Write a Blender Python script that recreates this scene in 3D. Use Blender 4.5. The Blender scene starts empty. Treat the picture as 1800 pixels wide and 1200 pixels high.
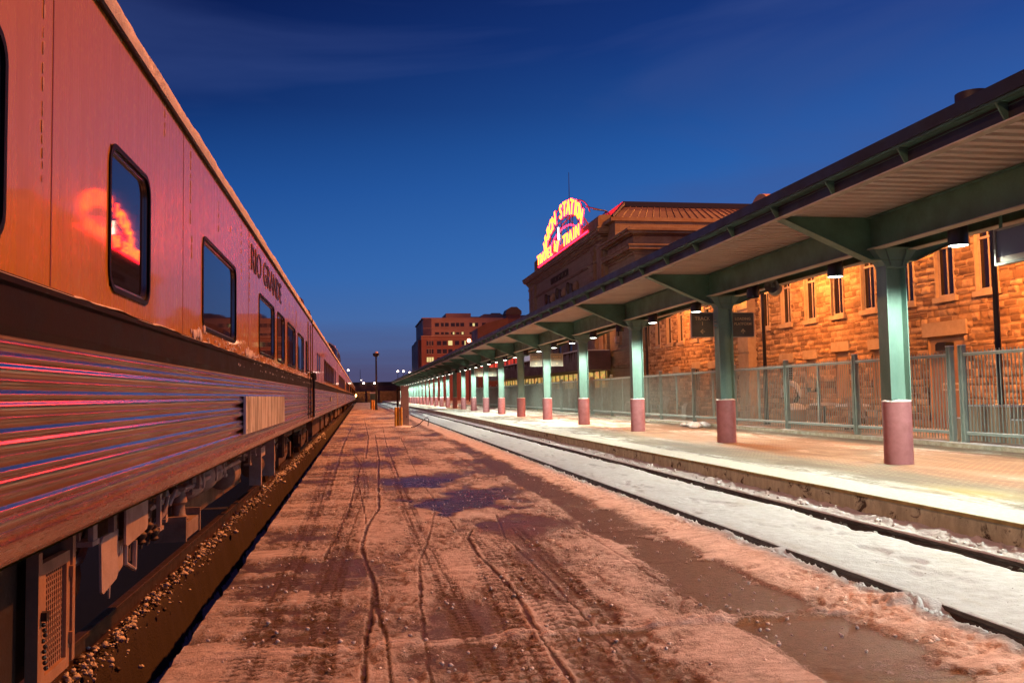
import bpy, math, random
import numpy as np
from mathutils import Matrix, Vector
R = math.radians
random.seed(7)
S = bpy.context.scene
# ---------------------------------------------------------------- camera
CR = Vector((0.985, -0.170, 0)); 
def _cam():
    f = 1550.0; roll = 0.0175; vp = (634 - 900, 697 - 600)
    c, s = math.cos(roll), math.sin(roll)
    xu, yu = c * vp[0] - s * vp[1], s * vp[0] + c * vp[1]
    p = math.atan(yu / f); w = -math.atan(xu / f * math.cos(p))
    cw, sw, cp, sp = math.cos(w), math.sin(w), math.cos(p), math.sin(p)
    r = Vector((cw, -sw, 0)); F = Vector((sw * cp, cw * cp, sp)); D = Vector((sw * sp, cw * sp, -cp))
    Rr = c * r + s * D; DD = -s * r + c * D
    cam = bpy.data.cameras.new('camera'); cam.sensor_width = 36; cam.lens = f / 1800 * 36
    cam.clip_start = 0.05; cam.clip_end = 6000
    o = bpy.data.objects.new('camera', cam); S.collection.objects.link(o)
    m = Matrix((Rr, -DD, -F)).transposed().to_4x4(); m.translation = Vector((0, 0, 1.55))
    o.matrix_world = m; S.camera = o
_cam()
S.view_settings.view_transform = 'Standard'; S.view_settings.look = 'None'
S.view_settings.exposure = 0.0; S.view_settings.gamma = 1
try: S.cycles.use_light_tree = True
except Exception: pass
S.cycles.max_bounces = 6; S.cycles.diffuse_bounces = 3; S.cycles.glossy_bounces = 4
S.cycles.sample_clamp_indirect = 4.0; S.cycles.caustics_reflective = False; S.cycles.caustics_refractive = False
# ---------------------------------------------------------------- node helper
class NT:
    def __init__(s, tree): s.t = tree; s.n = tree.nodes; s.l = tree.links
    def new(s, typ, ins=None, **kw):
        n = s.n.new(typ)
        for k, v in kw.items(): setattr(n, k, v)
        for k, v in (ins or {}).items(): s.set(n, k, v)
        return n
    def set(s, n, k, v):
        sock = n.inputs[k]
        if isinstance(v, bpy.types.NodeSocket): s.l.new(v, sock)
        elif isinstance(v, bpy.types.Node): s.l.new(v.outputs[0], sock)
        else:
            try: sock.default_value = v
            except Exception: sock.default_value = tuple(v) + (1,)
    def math(s, op, a, b=0.0, clamp=False):
        n = s.n.new('ShaderNodeMath'); n.operation = op; n.use_clamp = clamp
        s.set(n, 0, a); s.set(n, 1, b); return n.outputs[0]
    def mix(s, f, a, b, typ='MIX'):
        n = s.n.new('ShaderNodeMix'); n.data_type = 'RGBA'; n.blend_type = typ
        s.set(n, 0, f); s.set(n, 6, a); s.set(n, 7, b); return n.outputs[2]
    def ramp(s, f, stops, interp='LINEAR'):
        n = s.n.new('ShaderNodeValToRGB'); n.color_ramp.interpolation = interp
        e = n.color_ramp.elements
        while len(e) < len(stops): e.new(0.5)
        for i, (p, c) in enumerate(stops):
            e[i].position = p; e[i].color = c if isinstance(c, tuple) and len(c) == 4 else ((c,) * 3 + (1,) if not isinstance(c, tuple) else c + (1,))
        s.set(n, 0, f); return n.outputs[0]
    def noise(s, vec, scale, detail=4, rough=.5, dist=0.0):
        n = s.new('ShaderNodeTexNoise', {'Scale': scale, 'Detail': detail, 'Roughness': rough, 'Distortion': dist})
        if vec is not None: s.set(n, 'Vector', vec)
        return n.outputs[0]
    def mapr(s, v, a, b, c=0.0, d=1.0):
        n = s.new('ShaderNodeMapRange', {'Value': v, 'From Min': a, 'From Max': b, 'To Min': c, 'To Max': d}); return n.outputs[0]
    def mapping(s, vec, scale=(1, 1, 1), loc=(0, 0, 0)):
        return s.new('ShaderNodeMapping', {'Vector': vec, 'Scale': scale, 'Location': loc}).outputs[0]
def c4(c): return tuple(c) + (1.0,) if len(c) == 3 else tuple(c)
# ---------------------------------------------------------------- world : dusk sky
W = bpy.data.worlds.new('World'); S.world = W; W.use_nodes = True
def _world():
    n = NT(W.node_tree); n.n.clear()
    tc = n.new('ShaderNodeTexCoord').outputs['Generated']
    sep = n.new('ShaderNodeSeparateXYZ', {0: tc})
    z = sep.outputs[2]; x = sep.outputs[0]
    zz = n.math('DIVIDE', z, 0.6, True)
    left = n.ramp(zz, [(0.0, (.085, .078, .17)), (.05, (.078, .085, .20)), (.11, (.062, .13, .34)), (.22, (.028, .12, .39)),
                       (.38, (.011, .068, .28)), (.52, (.0045, .022, .125)), (.70, (.0022, .007, .060)), (1.0, (.0016, .005, .04))])
    right = n.ramp(zz, [(0.0, (.10, .10, .20)), (.06, (.09, .14, .30)), (.14, (.075, .19, .46)), (.28, (.045, .17, .50)),
                        (.45, (.022, .12, .43)), (.62, (.011, .055, .27)), (.8, (.007, .028, .17)), (1.0, (.005, .015, .10))])
    col = n.mix(n.mapr(x, -.25, .65), left, right)
    # thin clouds
    mp = n.mapping(tc, (1.1, 1.1, 9.0), (3.1, .4, .2))
    nz = n.noise(mp, 1.7, 5, .55, .6)
    low = n.math('MULTIPLY', n.ramp(z, [(0.0, 1.0), (.045, 1.0), (.085, 0.0)]), n.ramp(nz, [(.38, 0.25), (.62, 1.0)]))
    col = n.mix(n.math('MULTIPLY', low, .85), col, (.075, .062, .14, 1))
    mp2 = n.mapping(tc, (1.0, 1.4, 5.5), (1.7, 2.2, .9))
    nz2 = n.noise(mp2, 1.5, 5, .5, .5)
    wisp = n.math('MULTIPLY', n.ramp(nz2, [(.45, 0.0), (.62, 1.0)]), n.ramp(z, [(.09, 0.0), (.2, 1.0)]))
    col = n.mix(n.math('MULTIPLY', wisp, .42), col, (.050, .085, .27, 1))
    bg = n.new('ShaderNodeBackground', {'Color': col, 'Strength': 1.0})
    out = n.new('ShaderNodeOutputWorld'); n.l.new(bg.outputs[0], out.inputs[0])
_world()
# ---------------------------------------------------------------- added unseen sodium spots, for orange light on platform, train and hall
SOD = (1.0, .30, .10)
def spot(name, loc, tgt, power, col, size=R(60), blend=.4, rad=.3):
    l = bpy.data.lights.new(name, 'SPOT'); l.energy = power; l.color = col; l.spot_size = size; l.spot_blend = blend; l.shadow_soft_size = rad
    o = bpy.data.objects.new(name, l); S.collection.objects.link(o); o.location = loc
    o.rotation_euler = (Vector(tgt) - Vector(loc)).to_track_quat('-Z', 'Y').to_euler(); return o
spot('added_sodium_east', (50, 34, 60), (0, 24, 0), 375000, (1.0, .265, .05), R(100), .3, .7)
spot('added_sodium_far', (96, 128, 100), (0, 140, 0), 900000, (1.0, .30, .06), R(80), .3, .9)
spot('added_sodium_west', (-48, -22, 42), (15, 70, 4), 85000, (1.0, .45, .20), R(110), .3, .8)
# ---------------------------------------------------------------- materials
MT = {}
def mat(name, base=(.5, .5, .5), rough=.6, metal=0.0, emis=None, estr=0.0, spec=.5, coat=0.0, fn=None):
    if name in MT: return MT[name]
    m = bpy.data.materials.new(name); m.use_nodes = True; n = NT(m.node_tree)
    b = n.n['Principled BSDF']
    b.inputs['Base Color'].default_value = c4(base); b.inputs['Roughness'].default_value = rough; b.inputs['Metallic'].default_value = metal
    b.inputs['Specular IOR Level'].default_value = spec
    b.inputs['Coat Weight'].default_value = coat; b.inputs['Coat Roughness'].default_value = .08
    if emis: b.inputs['Emission Color'].default_value = c4(emis); b.inputs['Emission Strength'].default_value = estr
    if fn: fn(n, b)
    MT[name] = m; return m
def bump(n, b, h, strength=.5, dist=.01):
    bp = n.new('ShaderNodeBump', {'Height': h, 'Strength': strength, 'Distance': dist}); n.l.new(bp.outputs[0], b.inputs['Normal'])
def weather(base, var=.35, scale=3.0, rough=(.45, .75), dirt=None, bmp=.15, zs=1.0):
    def fn(n, b):
        g = n.new('ShaderNodeNewGeometry').outputs['Position']
        v = n.mapping(g, (1, 1, zs))
        a = n.noise(v, scale, 6, .6); f = n.noise(v, scale * 14, 3, .6)
        dk = c4(dirt) if dirt else c4([x * (1 - var) for x in base])
        col = n.mix(n.ramp(a, [(.38, 0.0), (.68, 1.0)]), c4(base), dk)
        col = n.mix(n.mapr(f, .3, .7, 0, .35), col, dk)
        n.set(b, 'Base Color', col); n.set(b, 'Roughness', n.mapr(a, .3, .7, rough[0], rough[1]))
        bump(n, b, f, bmp, .01)
    return fn
def snowfn(n, b):
    g = n.new('ShaderNodeNewGeometry').outputs['Position']
    a = n.noise(g, 9, 6, .65); f = n.noise(g, 70, 4, .6)
    d = n.noise(n.mapping(g, (1, .4, 1)), 2.2, 6, .7); sp = n.noise(g, 26, 2, .5)
    col = n.mix(n.ramp(a, [(.35, 0.0), (.75, 1.0)]), (.80, .80, .80, 1), (.60, .58, .56, 1)); col = n.mix(n.ramp(d, [(.54, 0.0), (.74, .45)]), col, (.55, .48, .38, 1)); col = n.mix(n.ramp(sp, [(.71, 0.0), (.75, .8)]), col, (.16, .12, .09, 1))
    n.set(b, 'Base Color', col)
    bump(n, b, n.math('ADD', a, n.math('MULTIPLY', f, .35)), .6, .03)
M_snow = mat('snow', (.8, .8, .8), .75, fn=snowfn)
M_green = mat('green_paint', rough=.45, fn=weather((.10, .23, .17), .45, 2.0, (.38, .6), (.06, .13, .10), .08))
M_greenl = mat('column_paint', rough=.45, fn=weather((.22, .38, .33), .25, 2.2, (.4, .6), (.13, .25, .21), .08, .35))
M_fascia = mat('fascia_paint', rough=.5, fn=weather((.026, .027, .032), .4, 1.5, (.4, .65)))
M_flange = mat('flange_edge_paint', rough=.5, fn=weather((.58, .57, .48), .3, 2))
M_deck = mat('steel_deck', rough=.5, fn=weather((.80, .77, .70), .15, 1.2, (.4, .6), (.62, .58, .52), .05))
M_ped = mat('column_guard_paint', rough=.5, fn=weather((.42, .19, .21), .45, 6, (.35, .6), (.31, .13, .14), .1))
M_black = mat('black_enamel', (.012, .012, .013), .35)
M_dark = mat('grimy_underframe', rough=.8, fn=weather((.16, .095, .06), .5, 4, (.6, .9), (.05, .03, .02), .3))
M_dirt = mat('dusty_steel', rough=.7, fn=weather((.34, .25, .19), .4, 5, (.5, .8), (.17, .11, .075), .3))
M_plate = mat('pale_plate', rough=.6, fn=weather((.50, .40, .34), .3, 5, (.45, .7), (.30, .22, .17), .2))
M_lampem = mat('lamp_glass', (1, 1, 1), emis=(.93, 1.0, .88), estr=14)
M_lampoff = mat('lamp_glass_off', (.25, .25, .22), .2)
M_lens = mat('sodium_glass', (1, .8, .5), emis=(1, .55, .22), estr=12)
M_farlens = mat('far_lamp_glass', (1, .8, .7), emis=(1, .72, .58), estr=9)
M_yellow = mat('yellow_paint', rough=.5, fn=weather((.72, .36, .03), .35, 8, (.4, .7)))
def conc(name, base, dirt, scale=2.0, streak=False):
    def fn(n, b):
        g = n.new('ShaderNodeNewGeometry').outputs['Position']
        a = n.noise(n.mapping(g, (1, 1.2, .25 if streak else 1)), scale * 2, 7, .65)
        f = n.noise(g, scale * 30, 4, .7)
        col = n.mix(n.ramp(a, [(.35, 0.0), (.65, 1.0)]), c4(base), c4(dirt))
        col = n.mix(n.mapr(f, .35, .75, 0, .5), col, c4([x * .6 for x in dirt]))
        n.set(b, 'Base Color', col); bump(n, b, n.math('ADD', a, f), .4, .02)
    return mat(name, rough=.85, fn=fn)
M_conc = conc('platform_concrete', (.50, .46, .34), (.24, .20, .12), 2.0, True)
M_curb = conc('curb_concrete', (.50, .47, .38), (.27, .23, .15))
M_asph = conc('ballast_dark', (.022, .017, .014), (.010, .008, .006), 6)
M_rail = mat('rail_steel', rough=.45, metal=.4, fn=weather((.085, .05, .035), .4, 8, (.35, .6)))
M_railtop = mat('rail_head', (.5, .42, .36), .3, 1.0)
M_slate = mat('roof_slate_dark', rough=.6, fn=weather((.045, .03, .035), .3, .6))
M_copper = mat('seam_metal_roof', rough=.45, spec=.15, fn=weather((.10, .07, .10), .3, .5, (.5, .7), (.07, .05, .07)))
M_glassd = mat('dark_glass', (.012, .008, .008), .14, spec=.35)
M_wframe = mat('window_paint', rough=.6, fn=weather((.50, .42, .36), .2, 6))
M_trim = mat('dressed_stone', rough=.8, fn=weather((.52, .42, .31), .25, 3, (.7, .9), (.40, .31, .22), .2))
M_cpanel = mat('plaster_panel', rough=.8, fn=weather((.44, .30, .19), .15, 2, (.7, .9)))
# ---------------------------------------------------------------- mesh builder
def tag(o, label=None, cat=None, group=None, kind=None):
    if label: o['label'] = label
    if cat: o['category'] = cat
    if group: o['group'] = group
    if kind: o['kind'] = kind
    return o
def empty(name, loc=(0, 0, 0), label=None, cat=None, group=None, rz=0):
    o = bpy.data.objects.new(name, None); S.collection.objects.link(o); o.location = loc; o.rotation_euler = (0, 0, rz)
    o.empty_display_size = .2
    return tag(o, label, cat, group)
def link(name, me, parent=None, loc=None):
    o = bpy.data.objects.new(name, me); S.collection.objects.link(o)
    if parent: o.parent = parent
    if loc: o.location = loc
    return o
class MB:
    def __init__(s): s.v = []; s.f = []; s.m = []; s.c = 0
    def mi(s, i): s.c = i; return s
    def add(s, vs, fs):
        k = len(s.v); s.v += [tuple(p) for p in vs]; s.f += [[i + k for i in f] for f in fs]; s.m += [s.c] * len(fs); return s
    def box(s, x0, x1, y0, y1, z0, z1):
        vs = [(x0, y0, z0), (x1, y0, z0), (x1, y1, z0), (x0, y1, z0), (x0, y0, z1), (x1, y0, z1), (x1, y1, z1), (x0, y1, z1)]
        return s.add(vs, [(0, 3, 2, 1), (4, 5, 6, 7), (0, 1, 5, 4), (1, 2, 6, 5), (2, 3, 7, 6), (3, 0, 4, 7)])
    def ext(s, prof, a, b, axis='y', cap=True):
        # closed profile; axis y: prof=(x,z); axis x: prof=(y,z); axis z: prof=(x,y)
        n = len(prof)
        def P(p, t): return (p[0], t, p[1]) if axis == 'y' else ((t, p[0], p[1]) if axis == 'x' else (p[0], p[1], t))
        vs = [P(p, a) for p in prof] + [P(p, b) for p in prof]
        fs = [(i, (i + 1) % n, (i + 1) % n + n, i + n) for i in range(n)]
        if cap: fs += [tuple(range(n))[::-1], tuple(range(n, 2 * n))]
        return s.add(vs, fs)
    def sheet(s, prof, a, b, axis='y'):
        n = len(prof)
        def P(p, t): return (p[0], t, p[1]) if axis == 'y' else ((t, p[0], p[1]) if axis == 'x' else (p[0], p[1], t))
        return s.add([P(p, a) for p in prof] + [P(p, b) for p in prof], [(i, i + 1, i + 1 + n, i + n) for i in range(n - 1)])
    def tube(s, pts, r, n=8, cap=True):
        pts = [Vector(p) for p in pts]; rings = []
        rs = r if isinstance(r, (list, tuple)) else [r] * len(pts)
        for i, p in enumerate(pts):
            d = (pts[min(i + 1, len(pts) - 1)] - pts[max(i - 1, 0)]).normalized()
            u = d.cross(Vector((0, 0, 1)));
            if u.length < 1e-3: u = Vector((1, 0, 0))
            u.normalize(); w = d.cross(u)
            rings.append([p + rs[i] * (math.cos(2 * math.pi * k / n) * u + math.sin(2 * math.pi * k / n) * w) for k in range(n)])
        vs = [v for r_ in rings for v in r_]
        fs = [(i * n + k, i * n + (k + 1) % n, (i + 1) * n + (k + 1) % n, (i + 1) * n + k) for i in range(len(pts) - 1) for k in range(n)]
        if cap: fs += [tuple(range(n))[::-1], tuple(range((len(pts) - 1) * n, len(pts) * n))]
        return s.add(vs, fs)
    def lathe(s, c, prof, n=20, cap=True):
        vs = [(c[0] + r * math.cos(2 * math.pi * k / n), c[1] + r * math.sin(2 * math.pi * k / n), c[2] + z) for r, z in prof for k in range(n)]
        fs = [(i * n + k, i * n + (k + 1) % n, (i + 1) * n + (k + 1) % n, (i + 1) * n + k) for i in range(len(prof) - 1) for k in range(n)]
        if cap: fs += [tuple(range(n))[::-1], tuple(range((len(prof) - 1) * n, len(prof) * n))]
        return s.add(vs, fs)
    def ball(s, c, r, n=8, m=6, sq=(1, 1, 1)):
        prof = [(math.sin(math.pi * i / m), -math.cos(math.pi * i / m)) for i in range(m + 1)]
        vs = [(c[0] + sq[0] * r * a * math.cos(2 * math.pi * k / n), c[1] + sq[1] * r * a * math.sin(2 * math.pi * k / n), c[2] + sq[2] * r * z) for a, z in prof for k in range(n)]
        fs = [(i * n + k, i * n + (k + 1) % n, (i + 1) * n + (k + 1) % n, (i + 1) * n + k) for i in range(m) for k in range(n)]
        return s.add(vs, fs)
    def mesh(s, name, mats, smooth=False):
        me = bpy.data.meshes.new(name); me.from_pydata(s.v, [], s.f)
        for m in (mats if isinstance(mats, (list, tuple)) else [mats]): me.materials.append(m)
        me.polygons.foreach_set('material_index', s.m)
        if smooth:
            me.polygons.foreach_set('use_smooth', [True] * len(s.f))
            try: me.set_sharp_from_angle(angle=R(40))
            except Exception: pass
        me.update(); return me
    def build(s, name, mats, parent=None, smooth=False, loc=None): return link(name, s.mesh(name, mats, smooth), parent, loc)
def textmesh(name, txt, size, m, parent, mtx, extrude=.01, offset=0.0, align='CENTER', sx=1.0, kind='BEZIER'):
    cu = bpy.data.curves.new(name, 'FONT'); cu.body = txt; cu.size = size; cu.extrude = extrude; cu.offset = offset
    cu.align_x = align; cu.align_y = 'BOTTOM_BASELINE'; cu.resolution_u = 3
    t = bpy.data.objects.new(name + '_c', cu); S.collection.objects.link(t)
    dg = bpy.context.evaluated_depsgraph_get()
    me = bpy.data.meshes.new_from_object(t.evaluated_get(dg)); bpy.data.objects.remove(t); bpy.data.curves.remove(cu)
    me.transform(Matrix.Diagonal((sx, 1, 1, 1))); me.transform(mtx); me.materials.clear(); me.materials.append(m)
    return link(name, me, parent)
def facing_mtx(origin, right, up):
    r = Vector(right).normalized(); u = Vector(up).normalized(); n = r.cross(u)
    m = Matrix((r, u, n)).transposed().to_4x4(); m.translation = Vector(origin); return m
# ---------------------------------------------------------------- numpy noise + height fields
def _h(ix, iy, seed):
    n = (ix.astype(np.int64) * 374761393 + iy.astype(np.int64) * 668265263 + seed * 974711) & 0x7fffffff
    n = ((n ^ (n >> 13)) * 1274126177) & 0x7fffffff
    return ((n ^ (n >> 16)) & 0xffff) / 65535.0
def vn(x, y, seed=0):
    ix = np.floor(x); iy = np.floor(y); fx = x - ix; fy = y - iy
    fx = fx * fx * (3 - 2 * fx); fy = fy * fy * (3 - 2 * fy); ix = ix.astype(np.int64); iy = iy.astype(np.int64)
    a = _h(ix, iy, seed); b = _h(ix + 1, iy, seed); c = _h(ix, iy + 1, seed); d = _h(ix + 1, iy + 1, seed)
    return (a * (1 - fx) + b * fx) * (1 - fy) + (c * (1 - fx) + d * fx) * fy
def fbm(x, y, seed=0, oct=4, gain=.5):
    t = 0; a = 1; s = 0
    for i in range(oct):
        t = t + a * vn(x * 2 ** i, y * 2 ** i, seed + i * 17); s += a; a *= gain
    return t / s
def sm(a, b, x): 
    t = np.clip((x - a) / (b - a), 0, 1); return t * t * (3 - 2 * t)
def gridmesh(name, P, mats, attr=None, mask=None, smooth=True, parent=None):
    """P: (ny,nx,3) points"""
    ny, nx = P.shape[:2]
    idx = np.arange(ny * nx).reshape(ny, nx)
    q = np.stack([idx[:-1, :-1], idx[:-1, 1:], idx[1:, 1:], idx[1:, :-1]], -1).reshape(-1, 4)
    if mask is not None: q = q[mask.reshape(-1)]
    me = bpy.data.meshes.new(name); me.vertices.add(ny * nx); me.vertices.foreach_set('co', P.reshape(-1).astype(np.float32))
    nf = len(q); me.loops.add(nf * 4); me.loops.foreach_set('vertex_index', q.reshape(-1).astype(np.int32))
    me.polygons.add(nf); me.polygons.foreach_set('loop_start', (np.arange(nf) * 4).astype(np.int32))
    try: me.polygons.foreach_set('loop_total', np.full(nf, 4, np.int32))
    except Exception: pass
    me.update(calc_edges=True)
    if smooth: me.polygons.foreach_set('use_smooth', np.ones(nf, bool))
    if attr is not None:
        a = me.color_attributes.new('mask', 'FLOAT_COLOR', 'POINT')
        col = np.ones((ny * nx, 4), np.float32); col[:, :attr.shape[-1]] = attr.reshape(ny * nx, -1)
        a.data.foreach_set('color', col.reshape(-1))
    for m in (mats if isinstance(mats, (list, tuple)) else [mats]): me.materials.append(m)
    me.validate(); return link(name, me, parent)
def geoY(y0, y1, ratio, step0=None):
    ys = [y0]; 
    while ys[-1] < y1: ys.append(ys[-1] * ratio)
    return np.array(ys)

# ================================================================ GROUND
tag(MB().add([(-3000, -3000, -.9), (3000, -3000, -.9), (3000, 3000, -.9), (-3000, 3000, -.9)], [(0, 1, 2, 3)]).build('ground', M_asph), kind='structure')
# ---- low platform (trampled snow over wet asphalt)
TRK = dict(
 a=([(-0.19, 21.95), (0.0, 18.09), (-0.08, 14.35), (-0.15, 11.13), (-0.2, 9.91), (-0.31, 7.73)], .022, 1),
 b=([(0.5, 32), (0.38, 19.55), (0.27, 14.22), (0.21, 11.02), (0.05, 9.42), (0.0, 8.21), (0.04, 7.51), (0.09, 6.7), (0.07, 5.99), (0.02, 5.11), (-0.01, 4.0)], .03, 1),
 c=([(-0.07, 15.34), (0.02, 11.25), (0.05, 9.62)], .018, .8),
 d=([(0.09, 6.7), (0.1, 5.79), (0.13, 5.17), (0.13, 4.0)], .022, .9),
 e=([(0.86, 10.6), (0.58, 8.14), (0.47, 7.39), (0.4, 6.22), (0.35, 5.25), (0.31, 4.0)], .022, .6),
 f=([(1.1, 9.0), (1.0, 8.46), (0.98, 7.54), (1.02, 6.69), (1.04, 6.01), (0.99, 5.22), (0.98, 4.73), (0.97, 4.0)], .03, 1),
 g=([(1.51, 10.04), (1.36, 8.51), (1.37, 7.33), (1.37, 6.37), (1.34, 5.43), (1.34, 4.88), (1.28, 4.0)], .022, .6),
 s=([(1.29, 29.2), (0.94, 14.97), (0.94, 11.07), (0.95, 9.15), (1.06, 8.46)], .022, .5),
 s2=([(.95, 40), (.7, 25), (.62, 15)], .03, .5), s3=([(-.4, 45), (-.5, 25), (-.45, 12)], .05, .5), s4=([(.2, 50), (.25, 30), (.1, 20)], .04, .6))
TREAD = dict(
 w1=([(1.03, 8.6), (0.97, 7.01), (0.91, 6.01), (0.86, 5.26), (0.82, 4.0)], .10), w2=([(1.15, 8.2), (1.2, 6.73), (1.19, 5.78), (1.17, 5.07), (1.13, 4.0)], .12), w7=([(1.55, 9), (1.5, 7), (1.48, 5.5), (1.42, 4.0)], .08),
 w3=([(-0.0, 12.84), (-0.19, 8.42), (-0.26, 6.32), (-0.25, 4.0)], .12), w5=([(-.1, 30), (-.05, 20), (0.0, 12.8)], .12), w4=([(-.62, 20), (-.55, 9), (-.6, 4)], .10), w6=([(.62, 22), (.55, 9), (.62, 4)], .09))
def pdist(X, Y, pts):
    D = np.full(X.shape, 9.0)
    for (x0, y0), (x1, y1) in zip(pts[:-1], pts[1:]):
        dx, dy = x1 - x0, y1 - y0; t = np.clip(((X - x0) * dx + (Y - y0) * dy) / (dx * dx + dy * dy), 0, 1)
        D = np.minimum(D, np.hypot(X - x0 - t * dx, Y - y0 - t * dy))
    return D
PZ = .17
def plat_low():
    ys = geoY(3.4, 205, 1.0036); xs = np.linspace(-.97, 3.34, 290)
    X, Y = np.meshgrid(xs, ys)
    X0 = X + .0
    edge = .012 * (fbm(Y * 3, Y * 0 + 5, 9) - .5); 
    snow = .455 + 1.3 * (fbm(X * 1.3, Y * .55, 3, 5, .55) - .5) + .65 * (fbm(X * 7, Y * 5, 13, 5, .65) - .5) + .55 * (fbm(X * 26, Y * 22, 14, 3, .6) - .5)
    # wind / plough streaks running across near the left edge
    st = fbm(X * .8, Y * 3.2, 21, 4, .6)
    snow += (1 - sm(-.6, .3, X)) * (st - .55) * 1.5
    snow += .12 * sm(-.2, .4, X) * (1 - sm(9, 14, Y))
    # ploughed bare strip at the right
    bx = 2.15 + .2 * (fbm(X * 0, Y * .7, 31) - .5) + .03 * np.clip(Y - 5, 0, 8)
    strip = sm(-.06, .10, X - bx) * (1 - sm(14, 26, Y) * .85)
    snow -= strip * (.95 - .5 * (fbm(X * 1.0, Y * 3.0, 43, 4) > .60))
    snow += .9 * sm(-.22, .05, X - 2.92 + .22 * (fbm(X * 1.5, Y * 1.6, 8, 4) - .5))
    wetm = sm(.42, .62, fbm(X * 1.2 + .9, Y * .8, 77, 4, .6) + .25 * np.exp(-((X - 1.25) / 1.1) ** 2 - ((Y - 12) / 3.2) ** 2) + .16 * np.exp(-((X - 1.5) / .9) ** 2 - ((Y - 9.6) / 1.0) ** 2) - .16)
    zone = np.exp(-((X - 1.25) / .95) ** 4 - ((Y - 12.2) / 3.3) ** 4)
    wet = wetm * zone
    snow -= 1.0 * wet
    # brown scraped band right of the main rut
    band = np.exp(-((X - (1.42 + .03 * (Y - 6))) / .24) ** 2) * (1 - sm(8.6, 10, Y))
    snow -= band * .36 * (.6 + fbm(X * 4, Y * 3, 61))
    dk = np.exp(-((X - .62) / .3) ** 2 - ((Y - 5.2) / 1.4) ** 2); snow -= .3 * dk
    h = .022 * sm(.30, .62, snow)
    dark = np.zeros_like(X)
    for k, (pts, w, a) in TRK.items():
        wob = .02 * (fbm(Y * 1.2, Y * 0 + 3, 5) - .5)
        d = pdist(X + wob, Y, pts); ww = w * .5 * (.6 + .8 * vn(Y * 4, Y * 0 + 2, 4))
        c = a * (1 - sm(ww * .6, ww * 1.25, d)) * (.55 + .6 * vn(Y * 2.3, Y * 0 + len(pts), 8)); snow -= .8 * c; dark = np.maximum(dark, c); h -= .012 * c
        r = np.exp(-((d - ww * 1.7) / (ww * .5)) ** 2) * a; h += .008 * r; snow += .22 * r
    for k, (pts, w) in TREAD.items():
        d = pdist(X, Y, pts); cx = np.interp(-Y, [-p[1] for p in pts], [p[0] for p in pts])
        u = X - cx; inn = 1 - sm(w * .92, w * 1.05, d)
        fr = .10 if k in ('w1', 'w2') else .07
        lug = (np.sin(2 * np.pi * (Y / fr + np.abs(u) * 6)) > .15) * (np.abs(np.abs(u) - w * .5) < w * .46)
        groove = (np.abs(np.abs(u) - w * .42) < .008)
        t = inn * (lug * .6 + .4 * groove) * (1 - sm(14, 24, Y)) * (.35 + .9 * fbm(X * 2, Y * 2, 81))
        snow -= .75 * t; h -= .016 * t; snow -= .05 * inn
    # transverse joints
    for jy, a in ((5.03, 1), (6.92, .5), (8.5, .5), (11.72, .8), (14.6, .5), (17.6, .5), (20.6, .5), (26, .5), (32, .4)):
        jl = jy + .03 * (X - 1.3) + .03 * (fbm(X * 3, X * 0 + jy, 3) - .5)
        d = np.abs(Y - jl); r = np.exp(-((d - .03) / .022) ** 2) * a * (.5 + fbm(X * 5, Y * 0 + jy, 91))
        if jy < 6: r = r * (1.4 + .6 * sm(1.6, 2.6, X)); h += .028 * r * fbm(X * 18, Y * 18, 7) * sm(0.3, 1.4, X)
        h += .008 * r; snow += .55 * r; c = (d < .007) * a; h -= .012 * c; snow -= .5 * c
    ljx = 2.13; c = np.abs(X - ljx) < .01; h -= .006 * c; snow -= .25 * c
    # foot prints
    rs = np.random.RandomState(4)
    for i in range(110):
        fx = rs.uniform(-.6, 2.3); fy = rs.uniform(4, 16); a = rs.uniform(-.5, .5)
        m = np.exp(-(((X - fx) * math.cos(a) + (Y - fy) * math.sin(a)) / .085) ** 4 - ((-(X - fx) * math.sin(a) + (Y - fy) * math.cos(a)) / .05) ** 4)
        dpt = .5 * m * (vn(X * 40, Y * 40, i) > .35); snow -= .30 * dpt; h -= .006 * m; 
    h += .010 * (fbm(X * 14, Y * 14, 15, 4, .65) - .5) * sm(.3, .6, snow)
    pile = sm(2.8, 3.3, X + .22 * (fbm(X * 1.5, Y * 1.6, 8, 4) - .5)); h += .06 * pile * fbm(X * 8, Y * 8, 55, 5, .6); snow += pile * .6
    snow = np.clip(snow, 0, 1.2)
    P = np.stack([X, Y, PZ + h], -1)
    A = np.stack([np.clip(snow, 0, 1), np.clip(wet, 0, 1), np.clip(dark, 0, 1)], -1)
    def fn(n, b):
        at = n.new('ShaderNodeAttribute', attribute_name='mask'); sp = n.new('ShaderNodeSeparateColor', {0: at.outputs[0]})
        g = n.new('ShaderNodeNewGeometry').outputs['Position']
        f1 = n.noise(g, 22, 7, .75); f2 = n.noise(g, 75, 4, .7); f3 = n.noise(n.mapping(g, (1, 3, 1)), 6, 5, .65)
        s = n.math('ADD', sp.outputs[0], n.math('MULTIPLY', n.math('SUBTRACT', n.math('ADD', n.math('MULTIPLY', f1, .45), n.math('MULTIPLY', f2, .55)), .5), 1.9))
        s = n.math('ADD', s, n.math('MULTIPLY', n.math('SUBTRACT', f3, .5), .25))
        sn = n.ramp(s, [(.20, 0.0), (.36, .42), (.60, .80), (.9, 1.0)])
        asp = n.mix(n.mapr(f1, .3, .7), (.12, .082, .052, 1), (.040, .026, .018, 1))
        asp = n.mix(sp.outputs[2], asp, (.035, .022, .016, 1))
        wt = n.math('MULTIPLY', sp.outputs[1], n.ramp(n.math('ADD', n.math('MULTIPLY', f1, .5), n.math('MULTIPLY', f3, .5)), [(.40, .35), (.55, 1.0)]))
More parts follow.
